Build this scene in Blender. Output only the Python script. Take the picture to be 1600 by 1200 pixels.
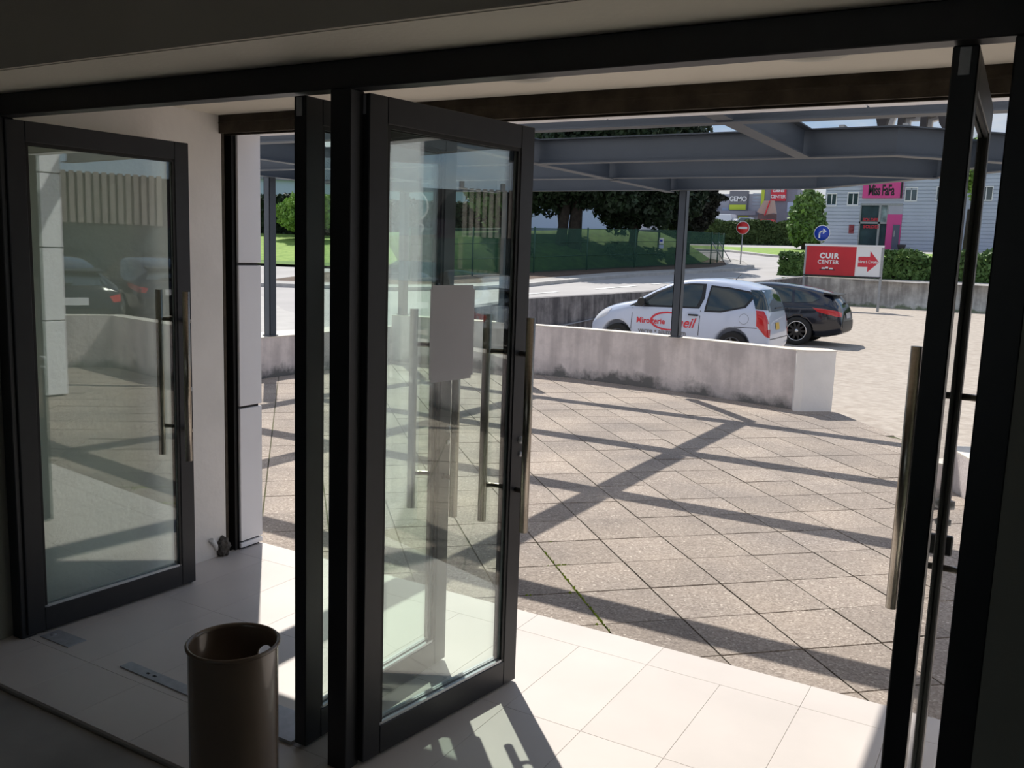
import bpy, bmesh, math, random
from mathutils import Vector, Matrix
from mathutils.bvhtree import BVHTree
random.seed(7)
S = bpy.context.scene
for o in list(bpy.data.objects): bpy.data.objects.remove(o)
COL = S.collection
PI = math.pi

# ---------------------------------------------------------------- camera
FPX, PITCH, ROLL, YAW, CH = 1401.36, .14532342, .03456091, .5237, 1.70
cd = bpy.data.cameras.new('camera'); cam = bpy.data.objects.new('camera', cd); COL.objects.link(cam)
cd.sensor_width = 36.0; cd.lens = 36.0*FPX/1600.0; cd.clip_start = .05; cd.clip_end = 600
_f = Vector((-math.sin(YAW)*math.cos(PITCH), math.cos(YAW)*math.cos(PITCH), -math.sin(PITCH)))
_r = Vector((math.cos(YAW), math.sin(YAW), 0)); _u = _r.cross(_f)
_r2 = math.cos(ROLL)*_r + math.sin(ROLL)*_u; _u2 = -math.sin(ROLL)*_r + math.cos(ROLL)*_u
M = Matrix((_r2, _u2, -_f)).transposed().to_4x4(); M.translation = Vector((0, 0, CH))
cam.matrix_world = M; S.camera = cam

# ---------------------------------------------------------------- light
sun_l = bpy.data.lights.new('sun', 'SUN'); sun = bpy.data.objects.new('sun', sun_l); COL.objects.link(sun)
sun_l.energy = 7.9; sun_l.angle = .0093; sun_l.color = (1, .955, .88)
sun.rotation_euler = Vector((.55, -.55, -1)).to_track_quat('-Z', 'Y').to_euler()
W = bpy.data.worlds.new('sky'); S.world = W; W.use_nodes = True
nt = W.node_tree; nt.nodes.clear(); N = nt.nodes.new; L = nt.links.new
tc = N('ShaderNodeTexCoord'); sx = N('ShaderNodeSeparateXYZ'); L(tc.outputs['Generated'], sx.inputs[0])
gr = N('ShaderNodeValToRGB'); L(sx.outputs['Z'], gr.inputs[0])
e = gr.color_ramp.elements; e[0].position = 0; e[0].color = (.72, .84, .97, 1); e[1].position = .75; e[1].color = (.16, .33, .68, 1)
k = gr.color_ramp.elements.new(.18); k.color = (.42, .63, .92, 1)
mp = N('ShaderNodeMapping'); mp.inputs['Scale'].default_value = (1, 1, 2.6); L(tc.outputs['Generated'], mp.inputs[0])
nz = N('ShaderNodeTexNoise'); nz.inputs['Scale'].default_value = 3.1; nz.inputs['Detail'].default_value = 7; nz.inputs['Roughness'].default_value = .55
L(mp.outputs[0], nz.inputs['Vector'])
cr = N('ShaderNodeValToRGB'); L(nz.outputs[0], cr.inputs[0]); cr.color_ramp.elements[0].position = .44; cr.color_ramp.elements[1].position = .60
mx = N('ShaderNodeMixRGB'); L(cr.outputs[0], mx.inputs[0]); L(gr.outputs[0], mx.inputs[1]); mx.inputs[2].default_value = (1.0, 1.0, 1.0, 1)
bg = N('ShaderNodeBackground'); L(mx.outputs[0], bg.inputs[0]); bg.inputs[1].default_value = 1.12
wo = N('ShaderNodeOutputWorld'); L(bg.outputs[0], wo.inputs[0])
S.view_settings.view_transform = 'Standard'; S.view_settings.look = 'None'; S.view_settings.gamma = 1
S.view_settings.use_curve_mapping = False; S.view_settings.exposure = -.62

# ---------------------------------------------------------------- helpers
MATS = {}
def mat(name, c, rough=.6, metal=0., var=0., vs=8., bump=0., bs=60., rand=0., spec=.5, c2=None, coat=0., detail=5.):
    """principled material with procedural colour variation, fine bump and a per-object tint"""
    if name in MATS: return MATS[name]
    m = bpy.data.materials.new(name); m.use_nodes = True; t = m.node_tree; b = t.nodes['Principled BSDF']
    b.inputs['Roughness'].default_value = rough; b.inputs['Metallic'].default_value = metal
    b.inputs['Specular IOR Level'].default_value = spec
    if coat: b.inputs['Coat Weight'].default_value = coat; b.inputs['Coat Roughness'].default_value = .03
    n = t.nodes.new; l = t.links.new
    co = n('ShaderNodeTexCoord')
    out = None
    if var or c2:
        z = n('ShaderNodeTexNoise'); z.inputs['Scale'].default_value = vs; z.inputs['Detail'].default_value = detail
        l(co.outputs['Object'], z.inputs['Vector'])
        r = n('ShaderNodeValToRGB'); r.color_ramp.elements[0].position = .32; r.color_ramp.elements[1].position = .68
        if c2: a, bb = c, c2
        else: a = tuple(max(0, x*(1-var)) for x in c); bb = tuple(min(1, x*(1+var)) for x in c)
        r.color_ramp.elements[0].color = (*a, 1); r.color_ramp.elements[1].color = (*bb, 1)
        l(z.outputs[0], r.inputs[0]); out = r.outputs[0]
    if rand:
        oi = n('ShaderNodeObjectInfo'); mr = n('ShaderNodeMapRange'); mr.inputs['To Min'].default_value = 1-rand; mr.inputs['To Max'].default_value = 1+rand
        l(oi.outputs['Random'], mr.inputs['Value'])
        mm = n('ShaderNodeVectorMath'); mm.operation = 'SCALE'
        if out: l(out, mm.inputs[0])
        else: mm.inputs[0].default_value = c
        l(mr.outputs[0], mm.inputs['Scale']); out = mm.outputs[0]
    if out: l(out, b.inputs['Base Color'])
    else: b.inputs['Base Color'].default_value = (*c, 1)
    if bump:
        z2 = n('ShaderNodeTexNoise'); z2.inputs['Scale'].default_value = bs; z2.inputs['Detail'].default_value = 4
        l(co.outputs['Object'], z2.inputs['Vector'])
        bp = n('ShaderNodeBump'); bp.inputs['Strength'].default_value = bump; bp.inputs['Distance'].default_value = .01
        l(z2.outputs[0], bp.inputs['Height']); l(bp.outputs[0], b.inputs['Normal'])
    MATS[name] = m; return m

def glass(name, tint=(.9, .96, .93), extra=.0, gl=(1, 1, 1)):
    m = bpy.data.materials.new(name); m.use_nodes = True; t = m.node_tree; t.nodes.clear(); n = t.nodes.new; l = t.links.new
    lw = n('ShaderNodeLayerWeight'); lw.inputs[0].default_value = .5
    p = n('ShaderNodeMath'); p.operation = 'POWER'; l(lw.outputs['Facing'], p.inputs[0]); p.inputs[1].default_value = 4.
    a = n('ShaderNodeMath'); a.operation = 'MULTIPLY_ADD'; l(p.outputs[0], a.inputs[0]); a.inputs[1].default_value = .9; a.inputs[2].default_value = .068+extra
    tr = n('ShaderNodeBsdfTransparent'); tr.inputs[0].default_value = (*tint, 1)
    g = n('ShaderNodeBsdfGlossy'); g.inputs['Roughness'].default_value = 0; g.inputs[0].default_value = (*gl, 1)
    mxx = n('ShaderNodeMixShader'); l(a.outputs[0], mxx.inputs[0]); l(tr.outputs[0], mxx.inputs[1]); l(g.outputs[0], mxx.inputs[2])
    o = n('ShaderNodeOutputMaterial'); l(mxx.outputs[0], o.inputs[0]); MATS[name] = m; return m

def link(name, me, m=None, parent=None):
    o = bpy.data.objects.new(name, me); COL.objects.link(o)
    if m is not None and me is not None and not me.materials: me.materials.append(m)
    if parent is not None: o.parent = parent
    return o
class B:
    """mesh builder"""
    def __init__(s): s.v = []; s.f = []; s.sm = []
    def add(s, vs, fs, smooth=False):
        k = len(s.v); s.v += [tuple(v) for v in vs]; s.f += [[i+k for i in f] for f in fs]; s.sm += [smooth]*len(fs); return s
    def box(s, a, b):
        x0, y0, z0 = a; x1, y1, z1 = b
        return s.add([(x0,y0,z0),(x1,y0,z0),(x1,y1,z0),(x0,y1,z0),(x0,y0,z1),(x1,y0,z1),(x1,y1,z1),(x0,y1,z1)],
                     [(0,3,2,1),(4,5,6,7),(0,1,5,4),(1,2,6,5),(2,3,7,6),(3,0,4,7)])
    def bbox(s, a, b, bev=.004):
        bm = bmesh.new(); bmesh.ops.create_cube(bm, size=1)
        for v in bm.verts: v.co = Vector([(a[i]+b[i])/2+v.co[i]*(b[i]-a[i]) for i in range(3)])
        bmesh.ops.bevel(bm, geom=bm.edges[:], offset=bev, segments=1, affect='EDGES')
        bm.verts.index_update(); s.add([v.co[:] for v in bm.verts], [[v.index for v in f.verts] for f in bm.faces]); bm.free(); return s
    def prism(s, poly, z0, z1, axis='z'):
        """poly 2D (ccw), extruded along an axis; z may be (z0,z1)"""
        n = len(poly)
        def P(p, h):
            return {'z': (p[0], p[1], h), 'y': (p[0], h, p[1]), 'x': (h, p[0], p[1])}[axis]
        vs = [P(p, z0) for p in poly]+[P(p, z1) for p in poly]
        return s.add(vs, [list(range(n))[::-1], list(range(n, 2*n))]+[(i, (i+1) % n, n+(i+1) % n, n+i) for i in range(n)])
    def tube(s, pts, r, seg=12, cap=True):
        pts = [Vector(p) for p in pts]; rs = r if isinstance(r, (list, tuple)) else [r]*len(pts); rings = []
        t0 = (pts[1]-pts[0]).normalized(); up = Vector((0,0,1)) if abs(t0.z) < .9 else Vector((1,0,0)); nrm = t0.cross(up).normalized()
        vs = []
        for i, p in enumerate(pts):
            t = (pts[min(i+1, len(pts)-1)]-pts[max(i-1, 0)]).normalized(); nrm = (nrm-t*nrm.dot(t)).normalized(); bn = t.cross(nrm)
            for j in range(seg):
                a = 2*PI*j/seg; vs.append(p+(nrm*math.cos(a)+bn*math.sin(a))*rs[i])
        fs = [(i*seg+j, i*seg+(j+1) % seg, (i+1)*seg+(j+1) % seg, (i+1)*seg+j) for i in range(len(pts)-1) for j in range(seg)]
        s.add(vs, fs, True)
        if cap:
            k = len(s.v)-len(vs); s.f += [[k+j for j in range(seg)][::-1], [k+(len(pts)-1)*seg+j for j in range(seg)]]; s.sm += [False]*2
        return s
    def lathe(s, prof, c=(0,0,0), axis='z', seg=32):
        vs = []
        for r, h in prof:
            for j in range(seg):
                a = 2*PI*j/seg; q = (r*math.cos(a), r*math.sin(a))
                p = {'z': (q[0], q[1], h), 'y': (q[0], h, q[1]), 'x': (h, q[0], q[1])}[axis]; vs.append((p[0]+c[0], p[1]+c[1], p[2]+c[2]))
        return s.add(vs, [(i*seg+j, i*seg+(j+1) % seg, (i+1)*seg+(j+1) % seg, (i+1)*seg+j) for i in range(len(prof)-1) for j in range(seg)], True)
    def mesh(s, name='m', fix=True):
        me = bpy.data.meshes.new(name); me.from_pydata(s.v, [], s.f); me.polygons.foreach_set('use_smooth', s.sm)
        if fix and len(s.f) < 20000:
            bm = bmesh.new(); bm.from_mesh(me); bmesh.ops.recalc_face_normals(bm, faces=bm.faces[:]); bm.to_mesh(me); bm.free()
        me.update(); return me
    def obj(s, name, m, parent=None): return link(name, s.mesh(name), m, parent)
def empty(name, loc=(0,0,0), rz=0.):
    o = bpy.data.objects.new(name, None); o.empty_display_size = .1; COL.objects.link(o); o.location = loc; o.rotation_euler = (0, 0, rz); return o
def tag(o, label, cat, group=None):
    o['label'] = label; o['category'] = cat
    if group: o['group'] = group
    return o
def struct(o, label=None):
    o['kind'] = 'structure'
    if label: o['label'] = label
    return o
def stuff(o): o['kind'] = 'stuff'; return o
def dup(root, loc, rz, label=None, group=None):
    r = root.copy(); COL.objects.link(r); r.location = loc; r.rotation_euler = (0, 0, rz)
    if label: r['label'] = label
    if group: r['group'] = group
    for c0 in list(root.children):
        c = c0.copy(); COL.objects.link(c); c.parent = r
        for d0 in list(c0.children):
            d = d0.copy(); COL.objects.link(d); d.parent = c
    return r
def text_mesh(body, size, depth=.002, font_bold=0., shear=0., align='CENTER', spacing=1.):
    c = bpy.data.curves.new('t', 'FONT'); c.body = body; c.size = size; c.extrude = depth; c.offset = font_bold; c.shear = shear
    c.align_x = align; c.align_y = 'CENTER'; c.space_character = spacing; c.resolution_u = 3
    o = bpy.data.objects.new('t', c); COL.objects.link(o); bpy.context.view_layer.update()
    me = bpy.data.meshes.new_from_object(o.evaluated_get(bpy.context.evaluated_depsgraph_get()))
    bpy.data.objects.remove(o); me.materials.clear(); return me
def text_obj(name, body, size, m, parent, loc, rot=(PI/2, 0, 0), **k):
    o = link(name, text_mesh(body, size, **k), m, parent); o.location = loc; o.rotation_euler = rot; return o

# ground: flat car park (behind a retaining wall) and a road that climbs 5 %
def G(x, y):
    if x > -9.5 and y < 39.2:
        if y < 11: return -.04
        if y < 15.5: return -.04-(y-11)/4.5*.18
        if y < 24: return -.22
        return -.22+(y-24)/15*.22
    return max(-.15, .4+.05*(y-26))
def ground_patch(name, x0, y0, x1, y1, m, off=0., nx=2, ny=40, edges=None):
    b = B(); vs = []
    for j in range(ny+1):
        for i in range(nx+1):
            a, c = i/nx, j/ny; y = y0+(y1-y0)*c
            xa, xb = (edges(y) if edges else (x0, x1)); x = xa+(xb-xa)*a
            vs.append((x, y, G((x0+x1)/2 if not edges else (xa+xb)/2, min(max(y, y0+.01), y1-.01))+off))
    b.add(vs, [(j*(nx+1)+i, j*(nx+1)+i+1, (j+1)*(nx+1)+i+1, (j+1)*(nx+1)+i) for j in range(ny) for i in range(nx)])
    return b.obj(name, m)
def ground_poly(name, poly, m, off, parent=None, thick=0.):
    """thin sheet following the ground inside a polyline strip: list of (x,y) left/right pairs"""
    b = B(); vs = []
    for (p, q) in poly:
        vs += [(p[0], p[1], G(*p)+off), (q[0], q[1], G(*q)+off)]
    n = len(poly); fs = [(2*i, 2*i+1, 2*i+3, 2*i+2) for i in range(n-1)]
    if thick:
        k = len(vs); vs += [(x, y, z-thick) for x, y, z in vs]
        fs += [(2*i, 2*i+2, k+2*i+2, k+2*i) for i in range(n-1)]+[(2*i+1, 2*i+3, k+2*i+3, k+2*i+1) for i in range(n-1)]
        fs += [(0, 1, k+1, k), (2*n-2, 2*n-1, k+2*n-1, k+2*n-2)]
    b.add(vs, fs); return b.obj(name, m, parent)
def wall_run(name, pts, tops, bots, th, m, parent=None):
    """vertical wall of thickness th (to the left of travel) along a polyline"""
    b = B(); n = len(pts); off = []
    for i in range(n):
        a = Vector(pts[max(i-1, 0)]); c = Vector(pts[min(i+1, n-1)]); t = (c-a).normalized(); off.append(Vector((-t.y, t.x))*th)
    vs = []
    for i in range(n):
        p = Vector(pts[i]); q = p+off[i]; vs += [(p.x, p.y, bots[i]), (q.x, q.y, bots[i]), (q.x, q.y, tops[i]), (p.x, p.y, tops[i])]
    fs = [(0, 3, 2, 1), (4*n-4, 4*n-3, 4*n-2, 4*n-1)]
    for i in range(n-1):
        k = 4*i
        for j in range(4): fs.append((k+j, k+(j+1) % 4, k+4+(j+1) % 4, k+4+j))
    b.add(vs, fs); return b.obj(name, m, parent)
def foliage(blobs, leaf=.12, per=900, flat=1., seed=1):
    """cloud of small leaf cards, denser near the skin of each ellipsoid blob (cx,cy,cz,rx,ry,rz)"""
    R = random.Random(seed); b = B(); V = b.v; F = b.f
    vol = sum(q[3]*q[4]+q[4]*q[5]+q[3]*q[5] for q in blobs)
    for cx, cy, cz, rx, ry, rz in blobs:
        n = int(per*len(blobs)*(rx*ry+ry*rz+rx*rz)/vol)
        for _ in range(n):
            d = Vector((R.gauss(0,1), R.gauss(0,1), R.gauss(0,1))).normalized(); rr = .55+.5*R.random()**.6
            rr *= 1+.10*math.sin(7*d.x+3*d.z+cx)+.10*math.sin(9*d.y+5*d.z+cy)
            p = Vector((cx+d.x*rx*rr, cy+d.y*ry*rr, cz+d.z*rz*rr))
            a = Vector((R.gauss(0,1), R.gauss(0,1), R.gauss(0,1)*flat)).normalized(); c = a.cross(Vector((R.gauss(0,1), R.gauss(0,1), R.gauss(0,1)))).normalized()
            s = leaf*(.6+.8*R.random()); k = len(V)
            V += [tuple(p-a*s), tuple(p+c*s*.55), tuple(p+a*s), tuple(p-c*s*.55)]; F.append([k, k+1, k+2, k+3]); b.sm.append(False)
    return b

# ---------------------------------------------------------------- materials
def weathered(name, base, dark, streak=.9, foot=None, rough=.85):
    """painted/rendered wall with blotches and vertical run-off streaks"""
    m = bpy.data.materials.new(name); m.use_nodes = True; t = m.node_tree; b = t.nodes['Principled BSDF']; n = t.nodes.new; l = t.links.new
    b.inputs['Roughness'].default_value = rough; co = n('ShaderNodeTexCoord')
    mp = n('ShaderNodeMapping'); mp.inputs['Scale'].default_value = (3.2, 3.2, .35); l(co.outputs['Object'], mp.inputs[0])
    z = n('ShaderNodeTexNoise'); z.inputs['Scale'].default_value = 1.6; z.inputs['Detail'].default_value = 6; l(mp.outputs[0], z.inputs[0])
    z2 = n('ShaderNodeTexNoise'); z2.inputs['Scale'].default_value = 2.3; z2.inputs['Detail'].default_value = 8; z2.inputs['Roughness'].default_value = .65; l(co.outputs['Object'], z2.inputs[0])
    mu = n('ShaderNodeMath'); mu.operation = 'MULTIPLY'; l(z.outputs[0], mu.inputs[0]); l(z2.outputs[0], mu.inputs[1])
    r = n('ShaderNodeValToRGB'); r.color_ramp.elements[0].position = .16; r.color_ramp.elements[1].position = .16+.22*streak
    r.color_ramp.elements[0].color = (*dark, 1); r.color_ramp.elements[1].color = (*base, 1); l(mu.outputs[0], r.inputs[0])
    bp = n('ShaderNodeBump'); bp.inputs['Strength'].default_value = .3; bp.inputs['Distance'].default_value = .01
    z3 = n('ShaderNodeTexNoise'); z3.inputs['Scale'].default_value = 40; l(co.outputs['Object'], z3.inputs[0]); l(z3.outputs[0], bp.inputs['Height']); l(bp.outputs[0], b.inputs['Normal'])
    out = r.outputs[0]
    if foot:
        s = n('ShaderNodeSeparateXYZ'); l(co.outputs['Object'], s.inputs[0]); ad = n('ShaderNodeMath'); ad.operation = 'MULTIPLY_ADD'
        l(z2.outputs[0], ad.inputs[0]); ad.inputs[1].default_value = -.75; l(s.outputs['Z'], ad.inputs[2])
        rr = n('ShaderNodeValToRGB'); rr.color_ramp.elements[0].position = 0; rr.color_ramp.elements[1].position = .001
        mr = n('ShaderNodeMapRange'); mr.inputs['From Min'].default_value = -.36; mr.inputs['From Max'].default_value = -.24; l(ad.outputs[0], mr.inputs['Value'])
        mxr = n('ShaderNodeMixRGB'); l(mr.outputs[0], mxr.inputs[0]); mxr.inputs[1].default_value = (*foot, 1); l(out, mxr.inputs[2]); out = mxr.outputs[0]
    l(out, b.inputs['Base Color']); MATS[name] = m; return m

anth = mat('anthracite_aluminium', (.023, .024, .028), .42, .0, .06, 20, .03, 300, spec=.4)
black_rub = mat('black_gasket', (.008, .008, .008), .6)
steel_h = mat('brushed_steel', (.36, .32, .27), .28, 1., .1, 120)
steel_p = mat('zinc_plate', (.42, .43, .46), .45, .3, .12, 30)
bead_m = mat('sunlit_rail_bead', (.55, .57, .60), .35, .5)  # sunlight on the bottom rail put into the bead's pale colour
pane_m = glass('door_glass', (.95, .985, .965))
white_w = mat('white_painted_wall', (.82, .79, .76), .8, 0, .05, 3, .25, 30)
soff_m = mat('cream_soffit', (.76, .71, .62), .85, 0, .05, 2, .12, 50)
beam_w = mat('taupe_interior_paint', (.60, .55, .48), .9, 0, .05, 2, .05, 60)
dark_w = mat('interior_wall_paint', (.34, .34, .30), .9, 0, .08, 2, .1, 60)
clad_m = mat('white_cladding', (.86, .86, .90), .45, 0, .02, 3)
rust_m = mat('weathered_dark_channel', (.035, .028, .020), .8, .3, .0, 9, .6, 40, c2=(.085, .068, .05))
tile_m = mat('cream_stone_tile', (.66, .60, .56), .42, 0, .05, 2.2, .03, 60, rand=.03)
roomf_m = mat('dusty_concrete_floor', (.32, .30, .28), .75, 0, .16, 3, .1, 40)
grout_m = mat('tile_grout', (.48, .44, .41), .9)
steelb = mat('blue_grey_steel_paint', (.048, .060, .077), .5, 0, .07, 3, .05, 80)
flange_m = steelb
asph_m = mat('pale_gravelly_asphalt', (.36, .305, .255), .95, 0, .12, 7, 1.0, 22, c2=(.49, .43, .37), detail=12.)
road_m = mat('light_grey_road', (.42, .40, .39), .9, 0, .08, .5, .5, 30)
kerb_m = mat('concrete_kerb', (.46, .44, .42), .9, 0, .12, 3, .4, 30)
soil_m = mat('brown_verge_soil', (.11, .075, .055), .95, 0, .3, 2, .6, 12)
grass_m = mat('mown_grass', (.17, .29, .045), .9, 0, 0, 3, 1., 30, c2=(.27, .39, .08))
grassd_m = mat('shaded_grass', (.10, .19, .03), .9, 0, .3, 3, 1., 30)  # darker copy of the grass, tree shade put into its colour
paintw_m = mat('road_paint', (.8, .8, .78), .8)
net_m = None
bark_m = mat('dark_bark', (.05, .038, .03), .95, 0, .3, 6, .6, 20)
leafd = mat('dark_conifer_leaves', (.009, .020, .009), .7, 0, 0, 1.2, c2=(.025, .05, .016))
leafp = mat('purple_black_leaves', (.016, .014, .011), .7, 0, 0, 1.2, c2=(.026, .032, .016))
leafg = mat('bright_green_leaves', (.16, .30, .05), .7, 0, 0, 1.5, c2=(.30, .46, .10))
leafm = mat('mid_green_leaves', (.055, .12, .03), .7, 0, 0, 1.5, c2=(.13, .23, .06))
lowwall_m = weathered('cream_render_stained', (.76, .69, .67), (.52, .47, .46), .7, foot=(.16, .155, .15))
conc_m = weathered('stained_concrete', (.33, .31, .31), (.075, .07, .075), 1.25)
conc2_m = weathered('pale_stained_concrete', (.52, .51, .49), (.26, .25, .24), .9, foot=(.12, .14, .09))
topw_m = mat('pale_wall_coping', (.74, .68, .60), .85, 0, .08, 5, .2, 30)
white_p = mat('white_paint', (.80, .80, .80), .5)
red_p = mat('sign_red', (.50, .015, .025), .5, 0, .12, 1.2)
redl_p = mat('arrow_red', (.62, .03, .05), .5)
pink_p = mat('shop_pink', (.66, .07, .27), .6)
black_p = mat('sign_black', (.015, .013, .015), .5)
blue_p = mat('sign_blue', (.01, .05, .42), .4)
lime_p = mat('lime_green', (.50, .60, .05), .6)
galv = mat('galvanised_steel', (.35, .36, .37), .5, .6, .1, 10)
greyb = mat('pale_blue_grey_cladding', (.47, .51, .60), .6, 0, .03, 1)
darkg = mat('dark_grey_cladding', (.22, .22, .27), .6, 0, .05, 1)
midg = mat('mid_grey_cladding', (.42, .42, .48), .6, 0, .05, 1)
shop_gl = mat('shop_window_glass', (.05, .08, .09), .05, 0, .3, .8, spec=.8)
lightb = mat('pale_blue_panel', (.42, .50, .66), .6)
paper_m = mat('white_paper', (.92, .91, .94), .8, 0, .02, 10)
_t = paper_m.node_tree; _b = _t.nodes['Principled BSDF']; _tl = _t.nodes.new('ShaderNodeBsdfTranslucent'); _tl.inputs[0].default_value = (.8, .79, .82, 1)
_mx = _t.nodes.new('ShaderNodeMixShader'); _mx.inputs[0].default_value = .55; _t.links.new(_b.outputs[0], _mx.inputs[1]); _t.links.new(_tl.outputs[0], _mx.inputs[2]); _t.links.new(_mx.outputs[0], _t.nodes['Material Output'].inputs[0])
brown_m = mat('taupe_lacquered_metal', (.21, .155, .115), .25, .0, .05, 5, coat=.5)

# ---------------------------------------------------------------- room shell
XL, XR = -3.60, -.018
f = B().box((-6, -5, -.12), (3, 1.805, 0.0)).obj('floor', roomf_m); struct(f, 'dusty grey room floor inside the entrance, one step below the tiles')
# entrance tiles 0.31 m wide, rows at 3.36, 2.73, 2.10
slab = B().box((XL-.10, 1.815, -.12), (.30, 3.555, .012)).obj('floor', grout_m); struct(slab, 'cream stone tile floor between the doors and the patio')
def tile(x0, y0, x1, y1): return B().bbox((x0+.0006, y0+.0006, .008), (x1-.0006, y1-.0006, .020), .0007).obj('tile', tile_m, slab)
xs = [-.309-.3125*i for i in range(-2, 12)]
rows = [(3.362, 3.562, 2), (2.732, 3.362, 1), (2.102, 2.732, 1), (1.812, 2.102, 1)]
for ri, (ya, yb, kx) in enumerate(rows):
    ex = [x for i, x in enumerate(xs) if i % kx == (1 if ri == 0 else 0)]
    ex = sorted(set([XL-.1]+[x for x in ex if XL-.1 < x < .30]+[.30]))
    for a, b in zip(ex[:-1], ex[1:]):
        if b-a > .03: tile(a, ya, b, yb)
struct(B().box((-6, -5, 2.9), (3, 3.3, 3.0)).obj('ceiling', beam_w))
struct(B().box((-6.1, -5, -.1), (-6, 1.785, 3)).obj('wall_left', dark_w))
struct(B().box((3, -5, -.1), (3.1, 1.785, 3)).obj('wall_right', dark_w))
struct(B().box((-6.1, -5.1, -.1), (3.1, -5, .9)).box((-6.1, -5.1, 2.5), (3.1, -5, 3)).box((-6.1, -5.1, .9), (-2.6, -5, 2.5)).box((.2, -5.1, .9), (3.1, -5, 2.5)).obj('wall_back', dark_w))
wk = B().box((-2.6, -5.08, .9), (.2, -5.02, .97)).box((-2.6, -5.08, 2.43), (.2, -5.02, 2.5))  # unseen window, added to let fill daylight into the dark room
for k in range(3): wk.box((-2.6+k*1.37, -5.08, .97), (-2.54+k*1.37, -5.02, 2.43))
wk = struct(wk.obj('fill_window', white_p)); B().box((-2.6, -5.055, .97), (.2, -5.045, 2.43)).obj('pane', pane_m, wk)
struct(B().box((-40, -60, -.35), (40, -5.1, -.15)).obj('ground_behind', kerb_m))
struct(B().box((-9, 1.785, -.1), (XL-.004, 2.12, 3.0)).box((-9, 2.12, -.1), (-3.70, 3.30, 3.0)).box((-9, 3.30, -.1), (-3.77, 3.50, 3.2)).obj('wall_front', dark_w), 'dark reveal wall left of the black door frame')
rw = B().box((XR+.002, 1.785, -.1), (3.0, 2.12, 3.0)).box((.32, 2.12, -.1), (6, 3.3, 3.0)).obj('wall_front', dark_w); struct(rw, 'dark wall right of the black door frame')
rv = B().box((-3.70, 2.145, .0), (-3.682, 3.315, 2.34)).obj('wall_left', white_w); struct(rv, 'white painted side wall of the porch')
struct(B().box((.30, 2.145, .0), (.318, 3.315, 2.34)).obj('wall_right', white_w))
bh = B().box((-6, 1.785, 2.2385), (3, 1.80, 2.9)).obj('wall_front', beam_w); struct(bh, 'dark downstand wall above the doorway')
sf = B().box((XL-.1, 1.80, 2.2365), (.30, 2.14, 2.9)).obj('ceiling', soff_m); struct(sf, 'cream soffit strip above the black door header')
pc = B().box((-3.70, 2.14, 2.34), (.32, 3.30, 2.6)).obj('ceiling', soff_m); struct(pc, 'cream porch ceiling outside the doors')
lightring = mat('downlight_trim', (.55, .53, .47), .4)
for i, (x, y) in enumerate([(-1.69, 2.93), (-.67, 2.92)]):
    t = empty('recessed_downlight', (x, y, 2.34))
    B().lathe([(.085, 0), (.115, 0), (.118, -.004), (.112, -.009), (.088, -.006), (.082, .0)], seg=40).obj('trim_ring', lightring, t)
    B().lathe([(0.001, -.001), (.084, -.001)], seg=40).obj('lens', white_p, t)
    tag(t, ['round recessed porch downlight above the paper-covered open door', 'round recessed porch downlight over the right hand doorway'][i], 'ceiling light')
# shutter channel + guide
ch = empty('shutter_channel', (0, 3.30, 2.25))
tag(ch, 'weathered dark steel roller shutter channel above the doorway', 'shutter channel')
B().box((-3.74, 0.0, .0), (.32, .012, .095)).obj('front_plate', rust_m, ch)
B().box((-3.74, .012, .055), (.32, .085, .07)).obj('lintel_plate', rust_m, ch)
B().tube([(-3.74, .004, .052), (.32, .004, .050)], .007, 6).obj('pipe', rust_m, ch)
B().box((-3.74, .070, .0), (.32, .085, .05)).obj('rear_plate', rust_m, ch)
gd = empty('shutter_guide', (-3.70, 3.34, .012))
tag(gd, 'dark vertical shutter guide rail between white wall and white cladding', 'shutter rail')
B().box((-.04, -.026, 0), (.012, .0, 2.33)).obj('guide_flange', rust_m, gd)
B().box((-.04, 0, 0), (-.03, .05, 2.33)).obj('guide_web', rust_m, gd)
B().box((-.04, .040, 0), (.020, .058, 2.33)).obj('guide_flange', black_rub, gd)
rb = B(); R = random.Random(3)
bm = bmesh.new(); bmesh.ops.create_icosphere(bm, subdivisions=3, radius=.06)
for v in bm.verts: v.co *= 1+.35*(R.random()-.5); v.co.z = v.co.z*1.3+.07
bm.verts.index_update(); rb.add([v.co[:] for v in bm.verts], [[v.index for v in q.verts] for q in bm.faces]); bm.free()
cm = rb.obj('mortar_lump', mat('crumbly_mortar', (.10, .09, .08), .95, 0, .4, 20, .8, 40)); cm.location = (-3.672, 3.285, .018); cm.scale = (.62, .62, .72)
tag(cm, 'broken dark mortar lump at the foot of the shutter rail', 'rubble')
pp = B().tube([(-3.665, 3.20, .13), (-3.672, 3.235, .09), (-3.68, 3.25, .06)], .012, 10).obj('pipe_stub', white_p); tag(pp, 'short white plastic pipe stub at the foot of the white wall', 'pipe')
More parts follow.
